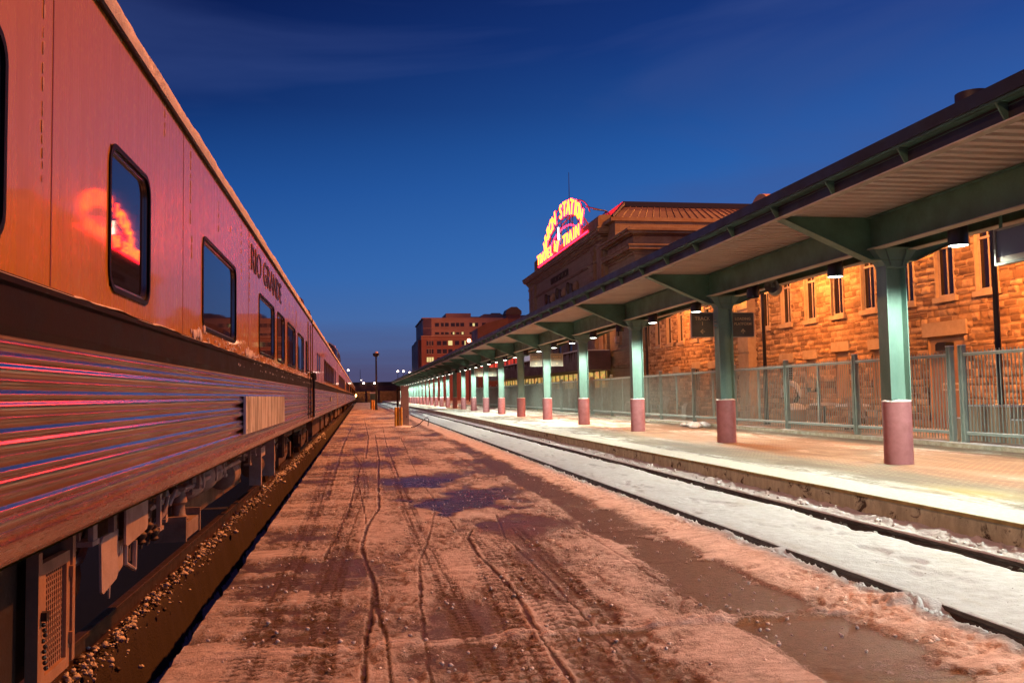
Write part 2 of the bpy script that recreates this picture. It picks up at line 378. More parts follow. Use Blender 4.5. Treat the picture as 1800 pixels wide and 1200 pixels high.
        asp = n.mix(n.math('MULTIPLY', wt, .8), asp, (.022, .018, .022, 1))
        sc = n.mix(n.ramp(f3, [(.35, 0.0), (.7, 1.0)]), (.68, .64, .62, 1), (.36, .32, .30, 1))
        n.set(b, 'Base Color', n.mix(sn, asp, sc))
        rg = n.mapr(wt, 0, 1, .42, .14)
        rg = n.math('ADD', rg, n.math('MULTIPLY', n.math('SUBTRACT', f1, .5), .25))
        n.set(b, 'Roughness', n.mix(sn, rg, (.8, .8, .8, 1)))
        bump(n, b, n.math('ADD', n.math('MULTIPLY', sn, .6), n.math('MULTIPLY', n.math('ADD', f1, n.math('MULTIPLY', f2, .9)), .7)), .95, .016)
    m = mat('snowy_asphalt', fn=fn)
    tag(gridmesh('low_platform', P, m, A), kind='structure')
    sb = MB(); sb.box(-.99, 3.33, 3.0, 205, -.95, .13); sb.build('platform_slab', conc('slab_side', (.20, .16, .12), (.09, .07, .05)), None)
    tag(bpy.data.objects['platform_slab'], kind='structure')
plat_low()
# ---- snow bank, track bed and far bank
def bed():
    ys = geoY(3.9, 210, 1.0042); xs = np.concatenate([np.linspace(3.2, 4.03, 62), np.linspace(4.06, 5.74, 60), np.linspace(5.77, 6.25, 34)])
    X, Y = np.meshgrid(xs, ys)
    lum = fbm(X * 9, Y * 9, 1, 4, .6); lum2 = fbm(X * 24, Y * 24, 11, 3, .6); big = fbm(X * 2.2, Y * 1.5, 2, 3)
    prof = np.interp(X, [3.2, 3.34, 3.55, 3.78, 3.95, 4.045], [.16, .18, .09, -.05, -.135, -.15])
    z = prof + (.15 * (lum - .5) + .10 * (lum2 - .5)) * sm(3.22, 3.45, X) * (1 - .5 * sm(3.9, 4.03, X)) + .09 * (big - .5) * (X < 4.05)
    for by, w, a in ((8.25, .26, .14), (5.95, .45, .18), (10.3, .25, .08), (14, .3, .06)):
        z += a * np.exp(-((Y - by) / w) ** 2 - ((X - 4.0) / .16) ** 2) * (.55 + .7 * lum)
    mid = -.035 + .05 * (fbm(X * 1.2, Y * .8, 8, 3) - .5)
    d1 = 4.13 + .02 * vn(Y * 4, Y * 0, 3); d2 = 5.66 - .10 * fbm(Y * 2.2, Y * 0 + 4, 6, 4)
    mid = mid - .10 * (1 - sm(0, .045, X - d1)) - .13 * (1 - sm(0, .06, d2 - X))
    far = -.05 + .10 * np.exp(-((X - 6.05) / .16) ** 2) * (.3 + fbm(X * 6, Y * 4, 71, 4)) + .05 * (fbm(X * 14, Y * 14, 72, 3) - .5) - .06 * (1 - sm(5.78, 5.86, X))
    mid = mid + .012 * (fbm(X * 8, Y * 8, 91, 4, .6) - .5) - .03 * sm(.62, .75, fbm(X * 3, Y * 1.6, 93, 4))
    z = np.where(X < 4.055, z, np.where(X < 5.75, mid, far))
    z = np.where((np.abs(X - 4.045) < .012), np.minimum(z, -.10) + np.where(X < 4.05, 0, 0), z)
    for by, w, a in ((5.95, .42, 1), (8.25, .22, 1)):
        z = z + 0 * a
    tag(gridmesh('snow_bed', np.stack([X, Y, z], -1), M_snow), kind='structure')
bed()
# snow heaps burying the near rail
def heap(cy, ly, hgt, seed):
    ys = np.linspace(cy - ly, cy + ly, 60); xs = np.linspace(3.82, 4.24, 36); X, Y = np.meshgrid(xs, ys)
    e = np.exp(-((Y - cy) / (ly * .55)) ** 4 - ((X - 4.03) / .115) ** 4)
    z = -.17 + e * (hgt + .17 + .045 * (fbm(X * 8, Y * 7, seed, 3) - .4))
    return tag(gridmesh('snow_heap', np.stack([X, Y, z], -1), M_snow), kind='stuff')
heap(6.0, .62, .02, 3); heap(8.2, .26, .005, 5)
# ---- left gutter strip (snow beside the train's rail, slope darkened in place of shade)
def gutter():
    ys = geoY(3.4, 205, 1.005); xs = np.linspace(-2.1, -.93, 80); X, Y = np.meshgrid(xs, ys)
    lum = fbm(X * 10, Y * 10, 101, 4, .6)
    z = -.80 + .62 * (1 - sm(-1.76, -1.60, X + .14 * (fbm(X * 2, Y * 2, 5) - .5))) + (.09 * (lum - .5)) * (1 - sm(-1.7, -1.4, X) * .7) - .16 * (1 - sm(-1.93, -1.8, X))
    gr = np.maximum(sm(.54, .66, fbm(X * 4, Y * 3, 55, 4) + .22 * (1 - sm(-1.9, -1.6, X))) * (X < -1.5), 1.6 * sm(-.72, -.60, z) * (1 - sm(-.22, -.14, z)))  # gravel patches, plus a slope band painted dark where shadow should fall
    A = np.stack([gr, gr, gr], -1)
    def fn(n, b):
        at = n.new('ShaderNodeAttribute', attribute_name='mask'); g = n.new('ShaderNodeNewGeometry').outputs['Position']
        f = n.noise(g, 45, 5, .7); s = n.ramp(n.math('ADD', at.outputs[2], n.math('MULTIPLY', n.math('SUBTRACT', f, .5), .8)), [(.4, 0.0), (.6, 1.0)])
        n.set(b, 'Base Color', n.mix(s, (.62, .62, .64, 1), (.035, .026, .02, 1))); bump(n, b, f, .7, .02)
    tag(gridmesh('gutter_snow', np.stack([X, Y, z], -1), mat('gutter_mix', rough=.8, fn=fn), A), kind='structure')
gutter()
# loose clods of snow and stone
def clods():
    mb = MB(); rs = random.Random(3)
    def put(x, y, z, r, mi):
        mb.mi(mi); k = len(mb.v); mb.ball((x, y, z), r, 6, 4, (rs.uniform(.8, 1.3), rs.uniform(.8, 1.4), rs.uniform(.55, .9)))
        for i in range(k, len(mb.v)):
            v = mb.v[i]; mb.v[i] = (v[0] + rs.uniform(-.3, .3) * r, v[1] + rs.uniform(-.3, .3) * r, v[2] + rs.uniform(-.3, .3) * r)
    for i in range(2400):
        y = 4.3 * math.exp(rs.random() * 2.3); x = -1.745 + rs.gauss(0, .035 + .03 * math.sin(y * 1.7) ** 2); r = rs.choice((.003, .004, .005, .007, .009, .012, .018)) * rs.uniform(.7, 1.3) * (1 + .03 * y)
        put(x, y, -.13 + rs.uniform(-.03, .02) - .9 * max(0, x + 1.70), r, 0 if rs.random() < .68 else 1)
    for i in range(4200):
        y = 4.3 * math.exp(rs.random() * 2.1); x = 3.0 + abs(rs.gauss(0, .42)); 
        if x > 3.98: continue
        z = np.interp(x, [3.0, 3.34, 3.55, 3.78, 3.95, 4.045], [.17, .19, .10, -.04, -.12, -.14]); put(x, y, z + rs.uniform(-.03, .02), rs.choice((.007, .010, .014, .02, .028)), 0)
    for i in range(420):
        y = 5 * math.exp(rs.random() * 2); x = rs.uniform(5.86, 6.14); put(x, y, rs.uniform(-.05, .02), rs.choice((.015, .022, .035)), 0)
    for i in range(900):
        y = 4.2 * math.exp(rs.random() * 1.3); x = rs.uniform(-.93, 3.0); put(x, y, PZ + .018, rs.choice((.004, .006, .009, .012)), 0)
    for i in range(60):
        y = 6 * math.exp(rs.random() * 1.8); put(rs.choice((4.17, 5.62, 5.6)) + rs.uniform(-.02, .02), y, -.05, rs.uniform(.01, .025), rs.randint(0, 1))
    o = mb.build('snow_clods', [M_snow, mat('wet_stone', rough=.6, fn=weather((.10, .07, .055), .5, 9))]); 
    o.data.polygons.foreach_set('use_smooth', [True] * len(o.data.polygons)); tag(o, 'loose lumps of snow and stones lying along the rails and platform', 'snow lumps', kind='stuff')
clods()
# ---- rails
def rail(x, label, y1=210, top=True):
    # x = centre of head
    p = [(-.07, -.17), (.07, -.17), (.07, -.155), (.012, -.14), (.010, -.045), (.036, -.03), (.036, -.004), (.030, 0), (-.030, 0), (-.036, -.004), (-.036, -.03), (-.010, -.045), (-.012, -.14), (-.07, -.155)]
    mb = MB(); mb.ext([(x + a, b) for a, b in p], 2.5, y1); o = mb.build('rail', M_rail); tag(o, label, 'rail', 'rails of the two tracks'); return o
rail(4.10, 'dark steel rail nearest the snowy platform, partly buried by snow heaps')
rail(5.72, 'snow topped steel rail running below the raised platform wall')
rail(-1.86, 'rusty steel rail under the near side of the train'); rail(-3.36, 'rusty steel rail under the far side of the train')
# snow cap on the far rail (ragged near the camera)
def railcap(x, w, seed, y0, y1, amp, name, lab):
    ys = geoY(y0, y1, 1.005); xs = np.linspace(x - w, x + w, 9); X, Y = np.meshgrid(xs, ys)
    u = (X - x) / w; pres = sm(.30, .5, fbm(Y * 1.1, Y * 0, seed, 4) + .15)
    X = X + .010 * (fbm(Y * 9, u * 0, seed + 1) - .5) * np.abs(u)
    z = .002 + amp * (1 - u ** 4) * (.3 + .9 * fbm(Y * 7, u * 2, seed, 3)) * pres - .002 * (1 - pres) - .004 * (np.abs(u) > .95)
    o = gridmesh(name, np.stack([X, Y, z], -1), M_snow); tag(o, kind='stuff')
railcap(5.725, .038, 5, 4.5, 210, .022, 'snow_cap', ''); railcap(4.11, .034, 9, 4.5, 210, .006, 'snow_cap', '')
# ---- high platform
HZ = .23
def plat_high():
    ys = geoY(5.5, 260, 1.006); xs = np.concatenate([np.linspace(6.2, 6.85, 40), np.linspace(6.88, 13.0, 190)]); X, Y = np.meshgrid(xs, ys)
    snow = .40 + 1.5 * (fbm(X * .55, Y * .16, 201, 5, .55) - .5) + .5 * (fbm(X * 1.2, Y * .5, 207, 4) - .5) + .12
    snow += .75 * (1 - sm(6.7, 6.95, X)) + .25 * (1 - sm(6.9, 7.8, X)) + .25 * sm(12.5, 12.9, X)
    snow += .35 * np.exp(-((X - 9.2) / .35) ** 2) * (fbm(X * 0, Y * .5, 9) > .42)
    snow += .35 * sm(20, 60, Y)
    yel = .7 * np.exp(-((X - 7.45) / .4) ** 2 - ((Y - 9.9) / .8) ** 2)
    tact = (X < 6.82).astype(float)
    # foot / brush marks
    snow -= .28 * (np.abs(np.sin(X * 3.1 + 2.2 * np.sin(Y * .35))) < .2) * (X > 7) * fbm(X, Y * .5, 3)
    h = .012 * sm(.4, .9, snow) * (1 - tact)
    bmp = tact * .005 * ((np.abs(((X * 16.4) % 1) - .5) < .3) & (np.abs(((Y * 12) % 1) - .5) < .3)) * (Y < 18)
    A = np.stack([np.clip(snow, 0, 1), np.clip(yel, 0, 1), tact], -1)
    def fn(n, b):
        at = n.new('ShaderNodeAttribute', attribute_name='mask'); sp = n.new('ShaderNodeSeparateColor', {0: at.outputs[0]})
        g = n.new('ShaderNodeNewGeometry').outputs['Position']
        f1 = n.noise(g, 14, 6, .7); f2 = n.noise(g, 90, 3, .7); f3 = n.noise(n.mapping(g, (1, .25, 1)), 3, 5, .6)
        rot = n.new('ShaderNodeMapping', {'Vector': g, 'Rotation': (0, 0, R(45))}).outputs[0]
        br = n.new('ShaderNodeTexBrick', {'Vector': rot, 'Color1': (.19, .105, .06, 1), 'Color2': (.14, .08, .045, 1), 'Mortar': (.27, .21, .14, 1), 'Scale': 1.0, 'Mortar Size': .022, 'Brick Width': .22, 'Row Height': .11})
        s = n.math('ADD', sp.outputs[0], n.math('MULTIPLY', n.math('SUBTRACT', n.math('ADD', n.math('MULTIPLY', f1, .5), n.math('MULTIPLY', f3, .5)), .5), 1.7))
        sn = n.ramp(s, [(.15, 0.0), (.42, .55), (.75, 1.0)])
        sc = n.mix(n.ramp(f3, [(.3, 0.0), (.7, 1.0)]), (.33, .31, .25, 1), (.20, .165, .12, 1))
        sc = n.mix(n.ramp(s, [(.62, 0.0), (1.0, 1.0)]), sc, (.74, .72, .66, 1))
        mud = n.noise(n.mapping(g, (1, .3, 1), (7, 2, 0)), 1.6, 6, .7, 1.0); col = n.mix(sn, br.outputs[0], sc); col = n.mix(n.ramp(mud, [(.45, 0.0), (.60, .85)]), col, (.15, .11, .075, 1))
        col = n.mix(n.math('MULTIPLY', sp.outputs[1], .65), col, (.60, .44, .07, 1))
        tc = n.mix(n.mapr(f1, .3, .7), (.74, .72, .66, 1), (.60, .57, .47, 1))
        n.set(b, 'Base Color', n.mix(sp.outputs[2], col, tc)); n.set(b, 'Roughness', .75)
        bump(n, b, n.math('ADD', n.math('MULTIPLY', br.outputs[1], -.4), n.math('ADD', f1, f2)), .5, .01)
    tag(gridmesh('high_platform', np.stack([X, Y, HZ + h + bmp], -1), mat('snowy_brick', fn=fn), A), kind='structure')
    # retaining wall of the platform
    ys = geoY(5.5, 260, 1.006); zs = np.linspace(-.35, HZ, 26); Z, Y2 = np.meshgrid(zs, ys)
    x = 6.195 - .012 * (fbm(Y2 * 2, Z * 3, 5, 4) - .5) - .02 * (Z > .19) 
    crack = sm(.0, .02, np.abs(((Y2 + .15 * vn(Z * 6, Z * 0, 2)) % 4.6) - 2.3)); x = x + .02 * (1 - crack)
    def fw(n, b):
        g = n.new('ShaderNodeNewGeometry').outputs['Position']
        a = n.noise(n.mapping(g, (1, 2.0, .8)), 3, 7, .75); f = n.noise(g, 50, 4, .7); d = n.noise(n.mapping(g, (1, 1, 1.5)), 2.2, 6, .7, 1.2)
        col = n.mix(n.ramp(a, [(.32, 0.0), (.62, 1.0)]), (.70, .76, .62, 1), (.42, .46, .36, 1))
        col = n.mix(n.ramp(d, [(.56, 0.0), (.63, 1.0)]), col, (.07, .055, .04, 1))
        eff = n.noise(n.mapping(g, (1, 1.3, 2.0), (5, 3, 1)), 2.4, 6, .75, 2.0)
        col = n.mix(n.ramp(eff, [(.60, 0.0), (.68, .8)]), col, (.62, .62, .58, 1))
        n.set(b, 'Base Color', col); bump(n, b, n.math('ADD', a, f), .5, .015)
    tag(gridmesh('platform_wall', np.stack([x, Y2, Z], -1), mat('stained_wall', rough=.85, fn=fw)), kind='structure')
    tag(MB().box(6.172, 6.197, 5.5, 260, HZ - .035, HZ + .004).build('edge_strip', mat('yellow_edge', rough=.6, fn=weather((.42, .33, .12), .5, 6))), kind='structure')
    tag(MB().box(6.2, 13.0, 5.4, 5.5, -.4, HZ).build('platform_end', M_conc), kind='structure')
    # kerb under the fence, plaza
    cb = MB(); 
    y = 10
    while y < 260:
        cb.box(12.72, 13.35, y, y + 3.88, -.3, .315 + random.uniform(-.004, .004)); y += 3.9
    tag(cb.build('fence_kerb', M_curb), kind='structure')
    sc = MB(); 
    ys = geoY(10, 250, 1.01); xs = np.linspace(12.78, 13.34, 7); X, Y = np.meshgrid(xs, ys)
    tag(gridmesh('kerb_snow', np.stack([X, Y, .318 + .02 * sm(.4, .6, fbm(X * 1.5, Y * .35, 31, 4)) * np.sin((X - 12.78) / .56 * np.pi) - .01], -1), M_snow), kind='stuff')
    def fp(n, b):
        g = n.new('ShaderNodeNewGeometry').outputs['Position']
        br = n.new('ShaderNodeTexBrick', {'Vector': g, 'Color1': (.36, .2, .12, 1), 'Color2': (.28, .15, .09, 1), 'Mortar': (.5, .4, .3, 1), 'Scale': 1.0, 'Mortar Size': .03, 'Brick Width': .4, 'Row Height': .2})
        n.set(b, 'Base Color', n.mix(n.ramp(n.noise(g, .8, 5, .6), [(.45, 0.0), (.6, .9)]), br.outputs[0], (.6, .5, .42, 1)))
    tag(MB().box(13.35, 40, 8, 260, -.3, .24).build('plaza', mat('brick_plaza', rough=.8, fn=fp)), kind='structure')
plat_high()
# ================================================================ TRAIN
def paintfn(n, b):
    g = n.new('ShaderNodeNewGeometry').outputs['Position']
    a = n.noise(n.mapping(g, (1, .8, .8)), 1.2, 5, .6)
    st = n.noise(n.mapping(g, (1, 9, .35)), 3.0, 5, .7)
    fl = n.noise(n.mapping(g, (1, 14, 2.2)), 4.0, 4, .75)
    col = n.mix(n.ramp(st, [(.45, 0.0), (.72, .5)]), (.60, .29, .016, 1), (.42, .18, .012, 1))
    mask = n.math('MULTIPLY', n.ramp(fl, [(.66, 0.0), (.70, 1.0)]), n.ramp(n.noise(n.mapping(g, (1, 2.6, .01)), 2.0, 2, .5), [(.60, 0.0), (.66, 1.0)]))
    col = n.mix(mask, col, (.85, .40, .14, 1))
    n.set(b, 'Base Color', col)
    n.set(b, 'Roughness', n.math('ADD', n.mapr(st, .3, .8, .22, .36), n.math('MULTIPLY', mask, .3)))
    big = n.noise(n.mapping(g, (1, .8, 1.6)), 1.6, 3, .5)
    bump(n, b, n.math('ADD', n.math('MULTIPLY', big, 1.0), n.math('MULTIPLY', n.math('ADD', fl, mask), .02)), .22, .05)
M_orange = mat('orange_coach_paint', rough=.2, spec=.25, coat=.52, fn=paintfn); M_orange.node_tree.nodes['Principled BSDF'].inputs['Coat Roughness'].default_value = .045
def stainfn(n, b):
    g = n.new('ShaderNodeNewGeometry').outputs['Position']
    a = n.noise(n.mapping(g, (1, 1.0, .6)), 1.5, 3, .6); s = n.noise(n.mapping(g, (1, 2.2, 40)), 5, 4, .7)
    low = n.math('MULTIPLY', n.mapr(n.new('ShaderNodeSeparateXYZ', {0: g}).outputs[2], 1.32, 1.1, 0, 1), 1.0, True)
    col = n.mix(n.mapr(a, .35, .7), (.80, .58, .46, 1), (.62, .42, .32, 1))
    col = n.mix(n.math('MULTIPLY', n.ramp(s, [(.60, 0.0), (.68, 1.0)]), n.math('ADD', n.math('MULTIPLY', low, .8), .02)), col, (.20, .12, .08, 1))
    n.set(b, 'Base Color', col); n.set(b, 'Roughness', n.math('ADD', n.mapr(a, .3, .7, .15, .20), n.math('MULTIPLY', n.mapr(s, .4, .8), n.math('MULTIPLY', low, .25))))
    pass
M_steel = mat('fluted_stainless', rough=.25, metal=1.0, fn=stainfn)
M_belt = mat('belt_rail', rough=.4, spec=.08, fn=weather((.012, .008, .007), .5, 5, (.5, .7), (.03, .02, .016), .1))
M_gasket = mat('window_gasket', (.006, .006, .006), .5, spec=.15)
M_alu = mat('window_alu', (.45, .40, .38), .3, 1.0)
def glassfn(n, b):
    g = n.new('ShaderNodeNewGeometry').outputs['Position']
    bump(n, b, n.noise(g, .9, 2, .5), .03, .03)
M_glass = mat('coach_glass', (.02, .016, .02), .03, spec=1.0, fn=glassfn)
M_letter = mat('dark_lettering', (.05, .035, .05), .4)
M_icic = mat('frost_streak', (.8, .6, .45), .3)
XS = -1.12; XC = -2.62
def rrect(y0, y1, z0, z1, r, n=5):
    pts = []
    for cy, cz, a0 in ((y1 - r, z1 - r, 0), (y0 + r, z1 - r, 90), (y0 + r, z0 + r, 180), (y1 - r, z0 + r, 270)):
        for k in range(n + 1):
            a = R(a0 + 90 * k / n); pts.append((cy + r * math.cos(a), cz + r * math.sin(a)))
    return pts
def ring(mb, o, i, x0, x1):
    n = len(o)
    vs = [(x1, a, b) for a, b in o] + [(x1, a, b) for a, b in i] + [(x0, a, b) for a, b in i] + [(x0, a, b) for a, b in o]
    fs = []
    for k in range(n):
        j = (k + 1) % n; fs += [(k, j, n + j, n + k), (n + k, n + j, 2 * n + j, 2 * n + k), (3 * n + k, 3 * n + j, j, k)]
    mb.add(vs, fs)
def window(parent, y0, y1, z0=2.05, z1=2.745):
    mb = MB(); o = rrect(y0, y1, z0, z1, .11); i = rrect(y0 + .024, y1 - .024, z0 + .024, z1 - .024, .09); ring(mb, o, i, XS - .022, XS + .008)
    mb.mi(1); i2 = rrect(y0 + .040, y1 - .040, z0 + .040, z1 - .040, .075); ring(mb, i, i2, XS - .022, XS - .006)
    w = mb.build('window', [M_gasket, M_alu], parent, True)
    gx = XS - .018 if z0 == 2.05 else XS + .004
    g = MB(); g.add([(gx, a, b) for a, b in rrect(y0 + .04, y1 - .04, z0 + .04, z1 - .04, .07)], [tuple(range(24))]); g.build('glass', M_glass, w); return w
FL = []
def _fl():
    z = 1.098; p = .1235
    prof = [(0, -.004)]
    for i in range(9): prof.append((.002 + .034 * i / 8, -.026 * math.sin(math.pi * i / 8) - .003))       # concave channel
    for i in range(9): prof.append((.038 + .048 * i / 8, .008 * math.sin(math.pi * i / 8)))               # broad rounded ridge
    for i in range(5): prof.append((.0875 + .008 * i / 4, -.010 * math.sin(math.pi * i / 4)))
    for i in range(7): prof.append((.097 + .020 * i / 6, .006 * math.sin(math.pi * i / 6)))
    while z < 1.76:
        for dz, o in prof:
            if z + dz < 1.785: FL.append((XS + o - .004, z + dz))
        z += p
_fl()
def make_car(y0, y1, wins, label, n, door=True, dome=False, near=False):
    t = empty('passenger_car', ((XC), y0, 0), label, 'railway carriage', 'cars of the orange train')
    t0 = t
    class P:  # children are built in world coordinates
        pass
    inv = Vector((-XC, -y0, 0))
    def fin(o): o.location = inv; return o
    # side panel with openings
    mb = MB(); zs = [1.965, 2.07, 2.725, 3.30]
    mb.add([(XS, y0, zs[0]), (XS, y1, zs[0]), (XS, y1, zs[1]), (XS, y0, zs[1])], [(0, 1, 2, 3)])
    mb.add([(XS, y0, zs[2]), (XS, y1, zs[2]), (XS, y1, zs[3]), (XS, y0, zs[3])], [(0, 1, 2, 3)])
    cur = y0
    for (a, b, *r_) in wins:
        a2, b2 = a + .02, b - .02
        if r_:
            continue
        mb.add([(XS, cur, zs[1]), (XS, a2, zs[1]), (XS, a2, zs[2]), (XS, cur, zs[2])], [(0, 1, 2, 3)]); cur = b2
    mb.add([(XS, cur, zs[1]), (XS, y1, zs[1]), (XS, y1, zs[2]), (XS, cur, zs[2])], [(0, 1, 2, 3)])
    for yy in (y0, y1):
        mb.box(2 * XC - XS, XS - .001, yy - .02, yy + .02, 1.0, 3.31)
    xf = 2 * XC - XS
    mb.add([(xf, y0, 1.0), (xf, y1, 1.0), (xf, y1, 3.3), (xf, y0, 3.3)], [(0, 1, 2, 3)])
    mb.add([(xf, y0, 1.0), (XS - .05, y0, 1.0), (XS - .05, y1, 1.0), (xf, y1, 1.0)], [(0, 1, 2, 3)])
    fin(mb.build('body_shell', M_orange, t))
    # fluted lower side and lower lip
    mb = MB(); mb.sheet(FL, y0 + .02, y1 - .02); fin(mb.build('fluted_panel', M_steel, t, True))
    mb = MB(); mb.ext([(XS - .10, 1.03), (XS - .004, 1.03), (XS + .004, 1.045), (XS + .004, 1.095), (XS - .03, 1.10), (XS - .10, 1.10)], y0 + .01, y1 - .01); fin(mb.build('side_sill', M_steel, t))
    mb = MB(); mb.ext([(XS - .03, 1.765), (XS + .006, 1.765), (XS + .010, 1.80), (XS + .010, 1.925), (XS + .022, 1.935), (XS + .022, 1.955), (XS - .002, 1.972), (XS - .03, 1.972)], y0, y1); fin(mb.build('belt_rail', M_belt, t))
    # frost on the belt rail
    ys = np.arange(max(y0, 1.0), min(y1, 70), .05); xs = np.linspace(XS + .0005, XS + .021, 4); X, Y = np.meshgrid(xs, ys)
    z = 1.957 + .014 * (1 - (X - XS) / .024) - .002 + .014 * np.maximum(0, fbm(Y * 2.5, X * 0, 4, 4) - .42) * 2; fin(gridmesh('belt_frost', np.stack([X, Y, z], -1), M_snow, parent=t))
    for w_ in wins:
        a, b = w_[0], w_[1]
        k = window(t, a, b, *(w_[2:] if len(w_) > 2 else ())); fin(k)
    # roof
    half = [(XS, 3.30), (XS - .015, 3.37), (XS - .05, 3.43), (XS - .12, 3.52), (XS - .30, 3.67), (XS - .7, 3.82), (XC, 3.92)]
    prof = half + [(2 * XC - x, z) for x, z in half[::-1][1:]]
    mb = MB(); mb.ext(prof, y0, y1); fin(mb.build('roof', mat('coach_roof', (.12, .09, .08), .5), t, True))
    mb = MB(); mb.ext([(XS - .01, 3.285), (XS + .018, 3.285), (XS + .024, 3.30), (XS + .018, 3.312), (XS - .01, 3.305)], y0, y1); fin(mb.build('gutter', M_gasket, t))
    # snow on the roof edge
    ys = geoY(max(y0, .6), y1 - .05, 1.004 if near else 1.008) if y0 < 60 else np.linspace(y0, y1, 60)
    sl = np.linspace(0, 1, 22); cx = np.interp(sl, [0, .15, .3, .5, .7, .85, 1], [p[0] for p in half]); cz = np.interp(sl, [0, .15, .3, .5, .7, .85, 1], [p[1] for p in half])
    Sg, Y = np.meshgrid(sl, ys); lo = .035 + .05 * fbm(Y * 2.2, Y * 0, 7 + n, 4)
    SS = lo + (1 - lo) * Sg; X = np.interp(SS, sl, cx); Z = np.interp(SS, sl, cz)
    th = .036 * np.sin(np.clip(Sg * 6, 0, 1) * np.pi / 2) * (.6 + .7 * fbm(Y * 2.6, SS * 6, 20 + n, 5)) - .003
    cl = (fbm(Y * .9, SS * 2, 31 + n, 4) > .30); th = np.where(cl, th, -.004)
    P_ = np.stack([X + th * .9, Y, Z + th * .9], -1); fin(gridmesh('roof_snow', P_, M_snow, parent=t))
    # underframe
    mb = MB(); mb.box(2 * XC - XS + .25, XS - .45, y0 + .1, y1 - .1, .72, 1.0); fin(mb.build('underframe', M_dark, t))
    # trucks
    for yc in ((y0 + 3.0), (y1 - 2.8)):
        if yc < 1: continue
        tr = MB(); 
        tr.ext([(yc - 1.75, .62), (yc - 1.6, .40), (yc - 1.0, .36), (yc - .5, .28), (yc + .5, .28), (yc + 1.0, .36), (yc + 1.6, .40), (yc + 1.75, .62), (yc + .9, .74), (yc - .9, .74)], -1.68, -1.55, 'x')
        for d in (-1.3, 1.3): tr.box(-1.72, -1.50, yc + d - .16, yc + d + .16, .30, .62)
        for d in (-.25, .25): tr.lathe((-1.58, yc + d, .45), [(.09, 0), (.10, .05), (.09, .1), (.10, .15), (.09, .2), (.10, .3)], 10)
        k = fin(tr.build('bogie', M_dark, t))
        for d in (-1.3, 1.3):
            for xx in (-1.80, -3.42):
                w = MB(); n_ = 28
                prof = [(.46, 0), (.46, .10), (.50, .11), (.50, .135), (.40, .135), (.38, .06), (.12, .06), (.10, .14), (0.001, .14)]
                vs = [(xx - pz + .07, yc + d + r * math.cos(2 * math.pi * q / n_), .46 + r * math.sin(2 * math.pi * q / n_)) for r, pz in prof for q in range(n_)]
                w.add(vs, [(i * n_ + q, i * n_ + (q + 1) % n_, (i + 1) * n_ + (q + 1) % n_, (i + 1) * n_ + q) for i in range(len(prof) - 1) for q in range(n_)])
                w.box(xx - .03, xx + .03, yc + d - .05, yc + d + .05, .41, .51)
                wo = w.build('wheel', M_rail, k, True)
    # bellows at the far end
    mb = MB()
    for i in range(4): mb.box(XC - .75 - .02 * (i % 2), XC + .75 + .02 * (i % 2), y1 + .02 + i * .1, y1 + .11 + i * .1, 1.0, 3.4 + .02 * (i % 2))
    fin(mb.build('bellows', M_black, t))
    return t, fin
W1 = [(1.3, 3.02), (4.2, 4.99), (6.6, 8.34), (10.2, 12.0), (12.4, 13.58), (14.1, 15.8), (16.4, 18.1), (18.75, 19.25)]
car1, fin1 = make_car(-4.0, 21.15, W1, 'nearest orange railway carriage with dark lettering and underframe gear beside the snowy platform', 0, near=True)
W2 = [(23.6, 24.2, 2.25, 2.72), (24.7, 25.3, 2.25, 2.72)] + [(28.2 + i * 1.75, 29.5 + i * 1.75) for i in range(6)] + [(39.6, 41.0)]
W2n = [w for w in W2 if len(w) == 2]
def far_wins(y0, y1, a=2.0, st=2.25, w=1.6):
    r = []; y = y0 + a
    while y + w < y1 - 2: r.append((y, y + w)); y += st
    return r
car2, fin2 = make_car(21.62, 44.3, W2, 'second orange carriage, with two small square windows near its front end', 1)
car3, fin3 = make_car(44.76, 67.9, far_wins(44.76, 67.9), 'third orange carriage, with a glass dome on its roof', 2)
ORD = ['first', 'second', 'third', 'fourth', 'fifth', 'sixth', 'seventh', 'eighth', 'ninth', 'tenth', 'eleventh', 'twelfth']
for i in range(5):
    a = 68.35 + i * 23.6; make_car(a, a + 23.15, far_wins(a, a + 23.15), '%s orange carriage of the train, small in the distance' % ORD[i + 3], 3 + i)
# ---- details on car 1
def P1(mb, name, m, sm_=False, par=None): return fin1(mb.build(name, m, car1, sm_))
mm = facing_mtx((XS + .004, 11.25, 2.90), (0, 1, 0), (0, 0, 1))
t = textmesh('lettering', 'RIO GRANDE', .40, M_letter, car1, mm, .004, 0, sx=1.5); fin1(t)
mb = MB(); mb.box(XS + .006, XS + .030, 8.84, 13.2, 1.21, 1.575)
for yy in (8.92, 13.12):
    for zz in (1.25, 1.53): mb.tube([(XS + .03, yy, zz), (XS + .036, yy, zz)], .012, 8)
def nbfn(n, b):
    g = n.new('ShaderNodeNewGeometry').outputs['Position']; a = n.noise(n.mapping(g, (1, 2.2, .5)), 2.5, 5, .7)
    n.set(b, 'Base Color', n.mix(n.ramp(a, [(.44, 0.0), (.56, 1.0)]), (.90, .92, .84, 1), (.36, .36, .28, 1)))  # icy streaks, with reflected canopy light painted into the pale tone
P1(mb, 'nameboard', mat('streaked_board', rough=.35, metal=.2, fn=nbfn))
